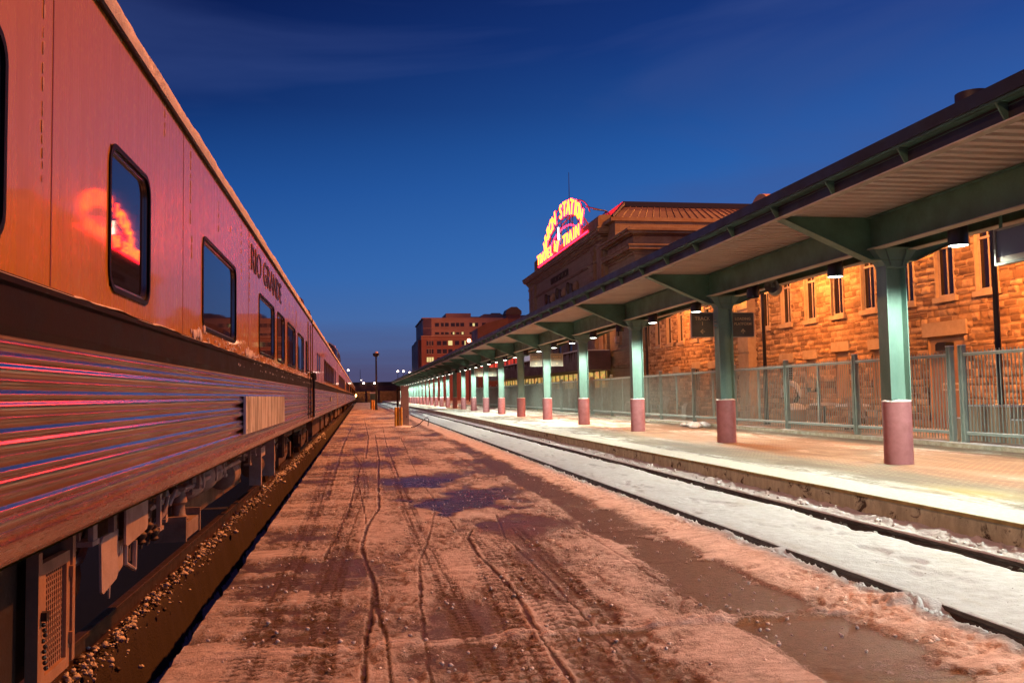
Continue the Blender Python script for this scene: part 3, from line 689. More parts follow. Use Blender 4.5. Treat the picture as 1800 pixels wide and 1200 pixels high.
# panel seams + handrail and door at the far end
for yy in (3.45, 5.9, 9.25, 12.2, 15.95): mb = MB(); mb.box(XS - .002, XS + .0015, yy, yy + .010, 1.975, 3.285); P1(mb, 'panel_seam', mat('seam_shadow', (.22, .06, .02), .4))
mb = MB(); mb.box(XS - .002, XS + .012, 19.6, 19.64, 1.10, 3.2).box(XS - .002, XS + .012, 20.5, 20.54, 1.10, 3.2).box(XS - .002, XS + .008, 19.64, 20.5, 1.80, 1.84)
P1(mb, 'vestibule_door', M_belt)
for yy in (19.35, 20.75): mb = MB(); mb.tube([(XS, yy, 1.2), (XS + .07, yy, 1.24), (XS + .07, yy, 2.1), (XS, yy, 2.14)], .016, 6); P1(mb, 'handrail', M_black)
mb = MB(); mb.lathe((XS + .05, 20.95, 1.95), [(.06, 0), (.07, .04), (.06, .16), (.03, .18)], 10); mb.tube([(XS + .05, 20.95, 1.1), (XS + .05, 20.95, 2.0)], .025, 6); P1(mb, 'marker_lamp', M_black)
mb = MB(); mb.ext([(19.0, 3.3), (21.1, 3.3), (21.1, 3.70), (20.6, 3.78), (19.4, 3.72), (19.0, 3.5)], -1.75, -1.28, 'x'); P1(mb, 'roof_vent', M_gasket)
mb = MB(); mb.ext([(21.8, 3.35), (23.0, 3.35), (23.0, 3.66), (22.6, 3.72), (21.9, 3.68)], -1.75, -1.24, 'x'); fin2(mb.build('roof_vent', M_gasket, car2))
mb = MB(); mb.box(XS + .004, XS + .02, 34.2, 35.2, 1.38, 1.58); fin2(mb.build('nameboard', MT['streaked_board'], car2))
# drips of ice on the side
mb = MB(); rs = random.Random(11)
for (yy, za, zb) in [(3.35, 2.35, 3.2), (5.35, 3.1, 3.28), (6.15, 2.72, 3.28), (6.2, 2.5, 2.66), (7.35, 2.95, 3.15), (8.0, 3.0, 3.06), (8.7, 2.95, 3.22), (8.72, 2.7, 2.85), (9.35, 2.55, 3.26), (10.05, 2.95, 3.25), (10.9, 2.88, 3.2), (11.75, 2.85, 3.16), (12.75, 2.9, 3.1), (13.7, 2.85, 3.05), (14.5, 2.85, 3.1), (15.3, 2.8, 3.1), (16.1, 2.82, 3.1), (17.2, 2.85, 3.0)]:
    z = zb; y = yy
    while z > za:
        r = rs.uniform(.004, .011); l = rs.uniform(.02, .06); y += rs.uniform(-.004, .004)
        mb.ball((XS + .002, y, z - l / 2), l / 2, 6, 4, (.12 + r, r * 20, 1)); z -= l * rs.uniform(.8, 1.8)
tag(P1(mb, 'ice_drips', M_icic, True), kind='stuff')
# frost blobs along the belt
mb = MB()
for i in range(260):
    y = rs.uniform(6.5, 21) ; z = rs.choice((1.99, 1.985, 2.0, 2.03, 1.93, 1.86)) + rs.uniform(-.01, .01)
    r = rs.uniform(.006, .018); mb.ball((XS + .008, y, z), r, 6, 4, (.6, 1.3, .8))
for yy in (9.2, 6.35, 9.35): 
    for k in range(16): mb.ball((XS + .006, yy + rs.gauss(0, .16), 1.985 + abs(rs.gauss(0, .025))), rs.uniform(.015, .04), 6, 4, (.3, 1.2, .9))
tag(P1(mb, 'belt_ice', M_snow, True), kind='stuff')
# ---- underframe equipment
mb = MB(); mb.box(-2.2, -1.36, 2.4, 3.86, .40, .99).box(-1.37, -1.33, 3.0, 3.06, .42, .95).box(-1.37, -1.34, 2.5, 3.0, .74, .76)
P1(mb, 'battery_box', mat('box_dark', rough=.5, fn=weather((.035, .020, .012), .4, 4)))
mb = MB(); x = -1.30
ya, yb, za, zb = 3.92, 4.28, .38, .89
for bx in ((ya, yb, za, za + .05), (ya, yb, zb - .05, zb), (ya, ya + .05, za + .05, zb - .05), (yb - .045, yb, za + .05, zb - .05)): mb.box(x - .02, x + .012, *bx)
mb.box(x - .03, x + .018, ya - .05, ya - .008, za - .04, zb + .05); mb.box(x - .03, x + .02, yb + .012, yb + .05, za + .02, zb + .16)
for zz in (za + .1, zb - .12): mb.box(x - .01, x + .028, yb - .01, yb + .02, zz, zz + .05)
mb.box(-2.1, x - .03, yb + .02, yb + .05, .4, .98).box(-1.7, -1.33, 3.9, 4.3, .93, .98)
sc = P1(mb, 'equipment_cabinet', mat('cabinet_steel', rough=.55, fn=weather((.42, .24, .13), .35, 6)))
mb = MB(); n1 = 11; n2 = 17
yy0, yy1, zz0, zz1 = ya + .05, yb - .045, za + .05, zb - .05
for i in range(n1 + 1): c = yy0 + (yy1 - yy0) * i / n1; mb.box(x - .014, x - .003, c - .0045, c + .0045, zz0, zz1)
for i in range(n2 + 1): c = zz0 + (zz1 - zz0) * i / n2; mb.box(x - .012, x - .005, yy0, yy1, c - .0045, c + .0045)
mo = mb.build('mesh_screen', MT['cabinet_steel'], sc)
mb = MB(); mb.box(x - .14, x - .12, ya, yb, za, zb); mb.build('backing', M_gasket, sc)
mb = MB(); p = [(x + .02, 3.915, .68), (x + .03, 3.92, .66), (x + .028, 3.93, .60), (x + .03, 3.925, .53), (x + .025, 3.935, .47)]
for q in range(10): mb.ball((x + .024 + rs.uniform(-.005, .008), 3.925 + rs.uniform(-.008, .008), .67 - q * .022), .010, 6, 4)
mb.box(x + .01, x + .04, 3.90, 3.935, .665, .70); mb.build('chain_latch', M_black, sc)
mb = MB(); mb.tube([(-1.72, 4.42, .66), (-1.72, 4.9, .66)], .30, 24); mb.tube([(-1.72, 4.40, .66), (-1.72, 4.43, .66)], .315, 24); P1(mb, 'reservoir_tank', mat('tank_brown', rough=.5, fn=weather((.15, .08, .045), .3, 4)), True)
for bx in ((-1.6, -1.30, 4.45, 4.47, .90, .99), (-1.32, -1.29, 5.0, 5.06, .86, 1.03)): mb = MB(); mb.box(*bx); P1(mb, 'hanger', M_dirt)
def plate(y0, y1, z0, z1, x, sk=0.0, nt=.03):
    mb = MB(); mb.ext([(y0 + nt, z1), (y0, z1 - nt), (y0 + sk, z0 + nt * .5), (y0 + nt + sk, z0), (y1 - nt, z0 + .03), (y1, z0 + .05), (y1, z1)], x, x + .012, 'x'); P1(mb, 'splash_plate', M_plate)
plate(5.12, 5.62, .76, 1.02, -1.27); plate(4.80, 5.12, .57, .86, -1.31, .02); plate(5.13, 5.32, .60, .78, -1.33)
mb = MB(); mb.tube([(-1.31, 4.98, .58), (-1.31, 4.99, .52)], [.012, .006], 6); mb.tube([(-1.28, 5.2, .85), (-1.28, 5.2, .66), (-1.27, 5.35, .60), (-1.27, 5.36, .76)], .014, 8)
mb.tube([(-1.30, 6.3, 1.02), (-1.29, 6.32, .9), (-1.30, 6.28, .8), (-1.36, 6.2, .72)], .016, 8); mb.tube([(-1.30, 6.55, 1.02), (-1.29, 6.6, .92), (-1.32, 6.5, .82)], .016, 8)
mb.tube([(-1.36, 5.7, .85), (-1.36, 10.5, .85)], .022, 8).tube([(-1.42, 5.5, .92), (-1.42, 11, .92)], .016, 8); P1(mb, 'air_hose', M_plate, True)
mb = MB()   # valve cluster
for (yy, zz) in ((5.70, .92), (5.82, .86), (5.9, .76), (5.98, .88), (6.05, .70), (5.78, .72), (5.4, .68), (5.38, .74)):
    mb.lathe((-1.34 + rs.uniform(-.03, .03), yy, zz - .05), [(.018, 0), (.030, .015), (.020, .03), (.034, .05), (.034, .065), (.016, .08), (.022, .10)], 8)
mb.box(-1.42, -1.34, 5.66, 6.05, .80, .83).box(-1.42, -1.36, 5.6, 5.64, .6, 1.0).box(-1.42, -1.36, 6.06, 6.10, .66, 1.0)
for k in range(14): mb.tube([(-1.36, 5.6 + k * .04, rs.uniform(.62, .8)), (-1.34, 5.62 + k * .04, rs.uniform(.7, .95))], .008, 6)
P1(mb, 'valve_cluster', mat('valve_metal', rough=.5, metal=.3, fn=weather((.13, .085, .06), .5, 12)), True)
mb = MB(); mb.lathe((-1.36, 7.05, .64), [(.06, 0), (.075, .02), (.05, .05), (.045, .12), (.065, .14), (.05, .2), (.03, .24)], 14); mb.box(-1.46, -1.27, 6.84, 7.36, .53, .645).box(-1.48, -1.26, 6.80, 6.84, .52, .70).box(-1.48, -1.26, 7.36, 7.40, .52, .70)
mb.lathe((-1.36, 7.05, .86), [(.02, 0), (.05, .01), (.05, .03), (.02, .04)], 10); P1(mb, 'steam_trap', M_dirt, True)
for yy, r in ((7.85, .125), (8.5, .13), (9.1, .11)):
    mb = MB(); mb.tube([(-1.46, yy - .16, .84), (-1.46, yy - .14, .84), (-1.46, yy - .08, .84), (-1.46, yy + .2, .84), (-1.46, yy + .26, .84), (-1.46, yy + .28, .84)], [r * .25, r * .7, r * 1.05, r * 1.05, r * .7, r * .25], 20)
    P1(mb, 'air_tank', M_plate, True)
    mb = MB(); mb.box(-1.47 + r, -1.445 + r, yy + .04, yy + .07, .80, 1.0); P1(mb, 'strap', M_plate)
for k in range(9):
    mb = MB(); y = 4.5 + k * .95; x = rs.uniform(-1.6, -1.38); z = rs.uniform(.74, .95)
    mb.tube([(x, y, z), (x + rs.uniform(-.02, .05), y + rs.uniform(.4, .9), z + rs.uniform(-.06, .03)), (x - .1, y + 1.1, .97)], rs.choice((.012, .018, .025)), 7); P1(mb, 'brake_pipe', rs.choice((M_dirt, M_plate, M_dark)), True)
for y in (4.7, 5.75, 6.2, 6.75, 7.5, 7.62, 9.6, 10.4, 11.1, 11.6):
    mb = MB(); x = rs.uniform(-1.42, -1.32); l = rs.uniform(.1, .32); mb.box(x, x + .025, y, y + rs.uniform(.03, .07), .99 - l, .99); mb.box(x - .05, x + .03, y - .03, y + .09, .99 - l - .025, .99 - l); P1(mb, 'hanger', rs.choice((M_dirt, M_plate)))
mb = MB(); mb.tube([(-1.5, 10.0, .72), (-1.5, 10.05, .72), (-1.5, 10.5, .72), (-1.5, 10.55, .72)], [.06, .15, .15, .06], 18); mb.tube([(-1.5, 10.5, .72), (-1.5, 11.0, .70)], .02, 6); P1(mb, 'brake_cylinder', M_dirt, True)
for k in range(6):
    mb = MB(); y = 5.0 + k * .8 + rs.uniform(-.2, .2); mb.tube([(-1.29, y, 1.03), (-1.29, y + .01, 1.03 - rs.uniform(.05, .14))], [.008, .001], 5); P1(mb, 'icicle', M_icic)
mb = MB(); mb.ext([(8.35, .42), (8.28, .47), (8.28, .97), (12.6, .97), (12.6, .42)], -2.2, -1.62, 'x'); P1(mb, 'water_tank', MT['tank_brown'])
for bx in ((-1.52, -1.36, 12.65, 12.75, .36, .95), (-1.52, -1.30, 13.9, 14.0, .38, .98), (-1.5, -1.3, 12.1, 12.6, .78, .90)): mb = MB(); mb.box(*bx); P1(mb, 'bracket', M_plate)
mb = MB(); mb.tube([(-1.55, 13.0, .58), (-1.55, 13.6, .58)], .14, 20); P1(mb, 'generator', M_dark, True)
mb = MB(); mb.box(-1.9, -1.45, 14.3, 15.6, .45, .97).box(-1.44, -1.36, 16.1, 16.16, .5, 1.0).box(-1.44, -1.36, 16.4, 16.46, .5, 1.0); P1(mb, 'step_box', M_dark)
for k, (a, b) in enumerate(((26.5, 31), (32, 34.5), (36, 38.5))):
    mb = MB(); mb.box(-2.2, -1.4, a, b, .42, .98); fin2(mb.build('equipment_box', M_dark, car2))
for k, (a, b) in enumerate(((50, 54), (56, 60))):
    mb = MB(); mb.box(-2.2, -1.4, a, b, .42, .98); fin3(mb.build('equipment_box', M_dark, car3))
# dome on car 3
mb = MB(); ys = [47.0, 47.4, 48.2, 54.2, 55.2, 55.6]; hs = [.02, .45, .95, .95, .4, .02]
vs = []; na = 13
for y, h in zip(ys, hs):
    for k in range(na):
        a = math.pi * k / (na - 1); vs.append((XC + 1.40 * math.cos(a), y, 3.5 + h * (math.sin(a) ** .6) + .15 * h))
mb.add(vs, [(i * na + k, i * na + k + 1, (i + 1) * na + k + 1, (i + 1) * na + k) for i in range(len(ys) - 1) for k in range(na - 1)])
do = fin3(mb.build('roof_dome', M_glassd, car3, True))
mb = MB()
for y in (48.2, 49.7, 51.2, 52.7, 54.2): mb.tube([(XC + 1.42 * math.cos(a), y, 3.5 + .97 * (math.sin(a) ** .6) + .15) for a in [math.pi * k / 12 for k in range(13)]], .04, 5)
mb.build('dome_rib', M_alu, do)

# ================================================================ CANOPY
CX = 9.15; COLY = [13.97 + 7.27 * i for i in range(-2, 27)]
can = empty('platform_canopy', (CX, 0, HZ), 'long green steel platform canopy on columns with dark red guards', 'canopy')
def Cn(mb, name, m, sm_=False, par=None):
    o = mb.build(name, m, par or can, sm_); o.location = (0, 0, 0) if par else (-CX, 0, -HZ); return o
Y0, Y1 = -2.0, 205.0
# corrugated deck
prof = []; y = Y0; p = .26
while y < Y1:
    prof += [(y, 4.66), (y + .03, 4.515), (y + .15, 4.515), (y + .18, 4.66)]; y += p
mb = MB(); mb.sheet(prof, 7.105, 11.195, 'x'); Cn(mb, 'roof_deck', M_deck)
mb = MB(); mb.box(7.105, 11.195, Y0, Y1, 4.70, 4.78); Cn(mb, 'roof_sheet', M_fascia)
for sgn, nm in ((-1, 'fascia'), (1, 'fascia')):
    def X(d): return CX + sgn * (2.06 + d) if sgn < 0 else CX + (2.06 + d)
    def q(a, b): return (a, b) if a < b else (b, a)
    mb = MB()
    mb.box(*q(X(-.0), X(.012)), Y0, Y1, 4.465, 4.665)            # web of edge channel
    mb.box(*q(X(.10), X(.20)), Y0, Y1, 4.70, 4.86)               # roof edge / gutter
    mb.box(*q(X(-.05), X(.10)), Y0, Y1, 4.79, 4.84)
    fa = Cn(mb, 'fascia', M_fascia)
    mb = MB(); mb.box(*q(X(-.06), X(.075)), Y0, Y1, 4.445, 4.463); o = Cn(mb, 'edge_flange', M_flange)
    mb = MB(); mb.box(*q(X(-.02), X(.13)), Y0, Y1, 4.668, 4.684); mb.box(*q(X(.13), X(.17)), Y0, Y1, 4.675, 4.698); mb.box(*q(X(.012), X(.02)), Y0, Y1, 4.628, 4.634); Cn(mb, 'gutter_ledge', M_green)
    if sgn < 0:
        mb = MB(); mb.ext([(X(.012), 4.465), (X(.05), 4.465), (X(.165), 4.67), (X(.012), 4.67)], -.012, .012); mb.box(*q(X(.03), X(.155)), -.035, .035, 4.655, 4.668)
        fb = mb.mesh('fascia_bracket', M_green); y = COLY[2] - 7.27
        while y < 150: link('fascia_bracket', fb, can, (-CX, y, -HZ)); y += 7.27 / 4
for bx in (8.80, 9.50):
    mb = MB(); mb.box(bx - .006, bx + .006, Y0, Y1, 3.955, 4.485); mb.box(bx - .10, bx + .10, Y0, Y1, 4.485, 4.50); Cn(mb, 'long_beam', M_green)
    mb = MB(); mb.box(bx - .10, bx + .10, Y0, Y1, 3.937, 3.953); Cn(mb, 'beam_flange', M_flange)
# column unit
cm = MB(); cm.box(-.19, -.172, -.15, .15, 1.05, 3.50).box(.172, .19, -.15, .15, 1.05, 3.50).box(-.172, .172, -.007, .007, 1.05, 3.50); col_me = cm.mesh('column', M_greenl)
pm = MB(); pm.lathe((0, 0, 0), [(.238, 0), (.238, 1.075)], 32); ped_me = pm.mesh('column_guard', M_ped, True)
sm_ = MB(); 
for k in range(30):
    a = random.uniform(0, 6.28); r = random.uniform(.02, .20); sm_.ball((r * math.cos(a), r * math.sin(a), 1.085), random.uniform(.03, .06), 6, 4, (1, 1, .5))
sm_.lathe((0, 0, 1.07), [(.242, 0), (.242, .018), (.22, .03)], 28); cap_me = sm_.mesh('guard_snow', M_snow, True)
gm = MB()
for yy in (-.15, .145):
    gm.ext([(-.19, 3.42), (.19, 3.42), (.42, 3.72), (-.42, 3.72)], yy, yy + .012)
for s in (-1, 1): gm.add([(s * .19, -.15, 3.42), (s * .19, .15, 3.42), (s * .42, .15, 3.72), (s * .42, -.15, 3.72)], [(0, 1, 2, 3)])
for s in (-.09, .09): gm.ext([(s * 1.2, 3.42), (s * 1.2 + .01, 3.42), (s * 2.2 + .01, 3.72), (s * 2.2, 3.72)], -.19, -.151)
gm.box(-.44, .44, -.20, .20, 3.72, 3.74); gm.box(-.20, .20, -.16, .16, 3.395, 3.42); cap2_me = gm.mesh('capital', M_greenl)
bm = MB()
P_ = [(-2.04, 4.22), (-2.04, 4.26), (-.2, 4.26), (-.2, 3.545), (-.45, 3.56)]
bm.ext([(-2.04, 4.235), (-2.04, 4.28), (-.3, 4.28), (.3, 4.28), (2.04, 4.28), (2.04, 4.235), (.42, 3.53), (-.42, 3.53)], -.008, .008)
bm.mi(1)
for s in (-1, 1):
    bm.add([(s * 2.06, -.12, 4.232), (s * 2.06, .12, 4.232), (s * .42, .12, 3.528), (s * .42, -.12, 3.528), (s * 2.06, -.12, 4.220), (s * 2.06, .12, 4.220), (s * .42, .12, 3.514), (s * .42, -.12, 3.514)],
           [(0, 1, 2, 3), (4, 7, 6, 5), (0, 4, 5, 1), (1, 5, 6, 2), (2, 6, 7, 3), (3, 7, 4, 0)])
bm.box(-.42, .42, -.15, .15, 3.512, 3.535)
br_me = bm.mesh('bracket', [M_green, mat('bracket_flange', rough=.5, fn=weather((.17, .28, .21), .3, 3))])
for yc in COLY:
    c = link('column', col_me, can, (0, yc, 0)); g_ = link('column_guard', ped_me, c); link('guard_snow', cap_me, c); link('capital', cap2_me, c)
    link('bracket', br_me, can, (0, yc, 0))
# ---- lamps : two per bay
lm = MB(); lm.lathe((0, 0, 0), [(.148, 0), (.148, .40), (.10, .44), (.03, .45)], 24, False); lm.lathe((0, 0, .02), [(.142, 0), (.142, .36)], 24, False); lm.tube([(0, 0, .44), (0, 0, .80)], .02, 8); shade_me = lm.mesh('shade', M_black, True)
gm = MB(); gm.lathe((0, 0, -.012), [(.02, 0), (.10, .006), (.143, .022), (.143, .03)], 24); glass_me = gm.mesh('lens', M_lampem, True)
gm = MB(); gm.lathe((0, 0, .02), [(.02, 0), (.10, .006), (.14, .022), (.14, .03)], 24); glass_off = gm.mesh('lens', M_lampoff, True)
LC = (.96, 1.0, .84)
for i, yc in enumerate(COLY):
    for k, dy in enumerate((-1.78, 1.82)):
        ci = i - 2
        off = (ci == 1 and k == 0) or (ci == 2 and k == 1) or (ci == 5 and k == 0) or (ci == 10 and k == 0)
        o_ = ORD[ci] if 0 <= ci < 8 else None
        if o_: lab = ('unlit ' if off else 'lit ') + 'black cylinder canopy lamp hanging just %s the %s column from the near end' % ('before' if k == 0 else 'beyond', o_)
        elif ci < 0: lab = 'lit black cylinder canopy lamp above the near platform end, column %d before the frame' % (-ci) if False else 'lit black cylinder canopy lamp overhead, nearer than every column in view'
        else: lab = ('unlit' if off else 'small lit') + ' canopy lamp among the distant crowded columns'
        t = empty('canopy_lamp', (CX, yc + dy, 3.72), lab, 'lamp', 'cylinder lamps under the canopy')
        link('shade', shade_me, t); link('lens', glass_off if off else glass_me, t)
        if not off:
            far = yc > 60
            if far and k == 1: continue
            l = bpy.data.lights.new('canopy_light', 'SPOT'); l.energy = 850 * (1.25 if far else 1); l.color = LC; l.spot_size = R(158); l.spot_blend = .35; l.shadow_soft_size = .10
            lo = bpy.data.objects.new('bulb', l); S.collection.objects.link(lo); lo.parent = t; lo.location = (0, 0, -.05 )
# ---- loudspeakers, signs on columns
t = empty('loudspeaker', (CX, 18.6, 3.9), 'grey pair of horn loudspeakers under the canopy beam between the first two columns', 'loudspeaker')
for s, nm in ((-1, 'horn'), (1, 'horn')):
    d = Vector((-.55, -.8, -.12)).normalized() if s < 0 else Vector((.5, .8, -.15)).normalized()
    mb = MB(); c = Vector((0.1, 0, 0)); pts = [c + d * a for a in (.02, .10, .16, .24, .30, .31)]; mb.tube(pts, [.05, .05, .07, .11, .155, .16], 20, False); mb.ball(tuple(c + d * .12), .045, 8, 6)
    mb.build('horn', mat('speaker_grey', (.20, .21, .19), .5), t, True)
mb = MB(); mb.tube([(.1, 0, .05), (.1, 0, .35)], .02, 6); mb.build('mount', M_black, t)
M_sign = mat('sign_green_grey', rough=.4, fn=weather((.085, .085, .060), .25, 4))
M_signf = mat('sign_frame', (.42, .40, .34), .4); M_gold = mat('sign_gold', (.62, .50, .26), .45)
M_sign2 = mat('sign_light_grey', rough=.4, fn=weather((.26, .26, .21), .2, 4))
def hang_sign(x, yc, lines, arrow, label, light=False):
    t = empty('platform_sign', (CX + x, yc, 3.22), label, 'sign', 'square signs bolted to the canopy columns')
    mb = MB(); mb.box(-.29, .29, -.025, .025, -.30, .30); mb.build('panel', M_sign2 if light else M_sign, t)
    mb = MB(); 
    for b_ in ((-.31, .31, -.32, -.30), (-.31, .31, .30, .32), (-.31, -.29, -.30, .30), (.29, .31, -.30, .30)): mb.box(b_[0], b_[1], -.035, .035, b_[2], b_[3])
    mb.build('frame', M_signf, t)
    s = 1 if x < 0 else -1
    mb = MB(); 
    for zz in (-.08, .02, .10): mb.box(*sorted((s * .31, s * (abs(x) - .19))), -.02, .02, zz, zz + .03)
    mb.build('arm', M_signf, t)
    for i, ln in enumerate(lines):
        textmesh('lettering', ln, .125 if len(ln) < 7 else .095, M_gold, t, facing_mtx((0, -.028, .12 - .13 * i), (1, 0, 0), (0, 0, 1)), .002, .001)
    mb = MB(); a = {'left': 180, 'up': 90, 'down': 270}[arrow]; c, s_ = math.cos(R(a)), math.sin(R(a)); cy = -.17
    def rt(p): return (p[0] * c - p[1] * s_, -.0, cy + p[0] * s_ + p[1] * c)
    for poly in ([(-.06, -.008), (.05, -.008), (.05, .008), (-.06, .008)], [(.07, 0), (.0, .06), (-.02, .045), (.035, 0)], [(.07, 0), (.035, 0), (-.02, -.045), (.0, -.06)]):
        mb.add([(rt(p)[0], -.030, rt(p)[2]) for p in poly] + [(rt(p)[0], -.026, rt(p)[2]) for p in poly], [(0, 1, 2, 3), (7, 6, 5, 4), (0, 4, 5, 1), (1, 5, 6, 2), (2, 6, 7, 3), (3, 7, 4, 0)])
    mb.build('arrow', M_gold, t)
hang_sign(-.57, COLY[3], ['TRACK', '1'], 'left', 'dark square sign reading TRACK 1 on the second canopy column')
hang_sign(.52, COLY[3], ['LOADING', 'PLATFORM'], 'up', 'dark square sign with an up arrow on the station side of the second column')
hang_sign(-.53, COLY[6], ['WALK TO', 'STREETS'], 'down', 'pale square sign on the track side of the fifth canopy column', True)
hang_sign(.53, COLY[6], ['WALK TO', 'STREETS'], 'down', 'pale square sign on the station side of the fifth canopy column', True)
hang_sign(-.53, COLY[9], ['WALK TO', 'STREETS'], 'down', 'small pale square sign on the track side of the eighth canopy column', True)
hang_sign(.53, COLY[9], ['WALK TO', 'STREETS'], 'down', 'small pale square sign on the station side of the eighth canopy column', True)
# large framed sign hanging at the right edge
t = empty('display_board', (9.3, 10.55, 3.6), 'grey framed display board hanging under the canopy at the picture edge', 'sign')
mb = MB()
for b_ in ((-1.0, 1.0, -.29, -.255), (-1.0, 1.0, .22, .25), (-1.0, -.965, -.255, .22), (.965, 1.0, -.255, .22)): mb.box(-.05, .05, b_[0], b_[1], b_[2], b_[3])
mb.build('frame', mat('board_frame', rough=.4, fn=weather((.40, .46, .38), .2, 4)), t)
mb = MB(); mb.box(-.03, .03, -.965, .965, -.255, .22); mb.build('panel', mat('board_panel', (.16, .18, .18), .25), t)
mb = MB(); mb.box(-.034, -.030, -.96, .96, -.25, -.17); mb.build('pale_strip', mat('board_strip', (.62, .60, .42), .5), t)
textmesh('lettering', 'PLEASE STAND BACK FROM TRACK', .055, mat('board_ink', (.12, .11, .09), .5), t, facing_mtx((-.036, -0.05, -.235), (0, -1, 0), (0, 0, 1)), .001, 0)
for yy in (-.9, .9): mb = MB(); mb.tube([(0, yy, .25), (0, yy, .85)], .025, 8); mb.build('hanger', M_green, t)

# ================================================================ FENCE
FX = 13.05; M_fence = mat('fence_paint', rough=.45, fn=weather((.28, .33, .29), .2, 4, (.4, .6)))
def fence(ya, yb, label, fx=FX, sp=3.9, brown=False):
    t = empty('metal_fence', (fx, ya, .31), label, 'fence'); m = M_fence
    n = max(1, round((yb - ya) / sp)); sp = (yb - ya) / n
    for i in range(n + 1):
        mb = MB(); y = i * sp
        mb.box(-.05, .05, y - .075, y - .045, 0, 2.13).box(-.05, .05, y + .045, y + .075, 0, 2.13).box(-.012, .012, y - .045, y + .045, 0, 2.11)
        mb.mi(1).box(-.055, .055, y - .08, y + .08, 2.13, 2.15); mb.build('post', [m, M_snow], t)
    for i in range(n):
        a, b = i * sp + .08, (i + 1) * sp - .08; mb = MB()
        mb.box(-.03, .03, a, b, .18, .24).box(-.03, .03, a, b, 1.90, 1.955); mb.box(-.02, .02, (a + b) / 2 - .03, (a + b) / 2 + .03, .24, 1.97)
        k = int((b - a) / .108)
        for j in range(k + 1):
            y = a + (b - a) * j / k; mb.box(-.009, .009, y - .009, y + .009, .06, 2.02)
        mb.mi(1).box(-.026, .026, a, b, .241, .252).box(-.026, .026, a, b, 1.956, 1.968)
        mb.build('panel', [m, M_snow], t)
    return t
fence(2.0, 17.45, 'near green-grey picket fence in front of the planter and lamp pole')
fence(17.85, 48.9, 'long green-grey picket fence between the brick platform and the sandstone wing')
fence(49.2, 56.6, 'short brown picket gate section between the two long fences')
fence(57.0, 105, 'distant green-grey picket fence beyond the gate')

# ================================================================ STATION WING (rock-faced stone)
def ashlar(Yg, Zg, seed=5):
    """returns height (m) and per-stone tint for each point"""
    rs = np.random.RandomState(seed); z = -.5; H = np.zeros_like(Yg); T = np.zeros_like(Yg)
    while z < 12:
        hgt = rs.uniform(.13, .27); row = (Zg >= z) & (Zg < z + hgt); y = 5 + rs.uniform(0, .3)
        ys = [y]
        while y < 75: y += rs.uniform(.22, .62); ys.append(y)
        ys = np.array(ys); th = rs.rand(len(ys)); pr = rs.uniform(.03, .085, len(ys)); tl = rs.uniform(-.5, .5, len(ys)); t2 = rs.uniform(-.5, .5, len(ys))
        k = np.clip(np.searchsorted(ys, Yg[row]) - 1, 0, len(ys) - 2); y0 = ys[k]; y1 = ys[k + 1]
        u = (Yg[row] - y0) / (y1 - y0); v = (Zg[row] - z) / hgt
        e = np.minimum(np.minimum(u, 1 - u) * (y1 - y0), np.minimum(v, 1 - v) * hgt); p = sm(.0, .05, e)
        H[row] = p * pr[k] * (1 + tl[k] * (u - .5) * 1.4 + t2[k] * (v - .5) * 1.4); T[row] = th[k] * sm(.0, .02, e) + (e < .012) * .0
        z += hgt
    H += .045 * (fbm(Yg * 9, Zg * 9, 3, 4, .6) - .5) + .02 * (fbm(Yg * 25, Zg * 25, 6, 3) - .5)
    return H, T
WX = 18.0
wing = empty('station_wing', (WX, 16, .24), 'rock-faced sandstone station wing behind the fence with tall narrow windows', 'building')
def Wn(o): o.location = (-WX, -16, -.24); return o
WIN = [(22.75, .86), (24.6, .86), (26.6, .86), (28.8, .86), (30.9, .84), (32.95, .84), (35.0, .84), (37.0, .84), (39.9, .84), (41.8, .8), (43.7, .8), (45.5, .8), (47.6, .8), (49.5, .8), (51.5, .8), (53.4, .8)]
WIN = [(18.3, .86), (20.5, .86)] + WIN
LOW = [(24.75, 1.75, 3.13), (28.3, .9, 2.9), (30.8, .9, 2.95), (33.1, .75, 2.75), (35.1, .9, 2.7), (41.0, .7, 2.75), (43.2, .7, 2.7), (45.4, .8, 2.75), (48.5, .7, 2.6), (51.4, .6, 2.5), (53.6, .6, 2.4)]
def wingwall():
    ys = np.arange(15.0, 55.01, .045); zs = np.arange(0.1, 9.0, .045); Z, Y = np.meshgrid(zs, ys)
    H, T = ashlar(Y, Z); m = np.ones((len(ys) - 1, len(zs) - 1), bool); yc = (ys[:-1] + ys[1:])[:, None] / 2; zc = (zs[:-1] + zs[1:])[None, :] / 2
    for y, w in WIN: m &= ~((np.abs(yc - y) < w / 2) & (zc > 4.33) & (zc < 7.3))
    for y, w, t in LOW: m &= ~((np.abs(yc - y) < w / 2) & (zc < t) & (zc > (.24 if w > 1 else 1.2)))
    P = np.stack([WX - H, Y, Z], -1); A = np.stack([T, T, T], -1)
    def fn(n, b):
        at = n.new('ShaderNodeAttribute', attribute_name='mask'); g = n.new('ShaderNodeNewGeometry').outputs['Position']
        f = n.noise(g, 5, 6, .65); f2 = n.noise(g, 30, 4, .7)
        col = n.ramp(at.outputs[2], [(0.0, (.06, .04, .028)), (.04, (.24, .14, .08)), (.30, (.42, .27, .15)), (.62, (.62, .45, .29)), (.82, (.34, .20, .11)), (1.0, (.17, .10, .06))])
        col = n.mix(n.ramp(f, [(.42, 0.0), (.65, .55)]), col, (.27, .18, .11, 1)); n.set(b, 'Base Color', col); bump(n, b, n.math('ADD', f, f2), .6, .03)
    Wn(gridmesh('stone_wall', P, mat('rock_faced_stone', rough=.9, fn=fn), A, m, True, wing))
wingwall()
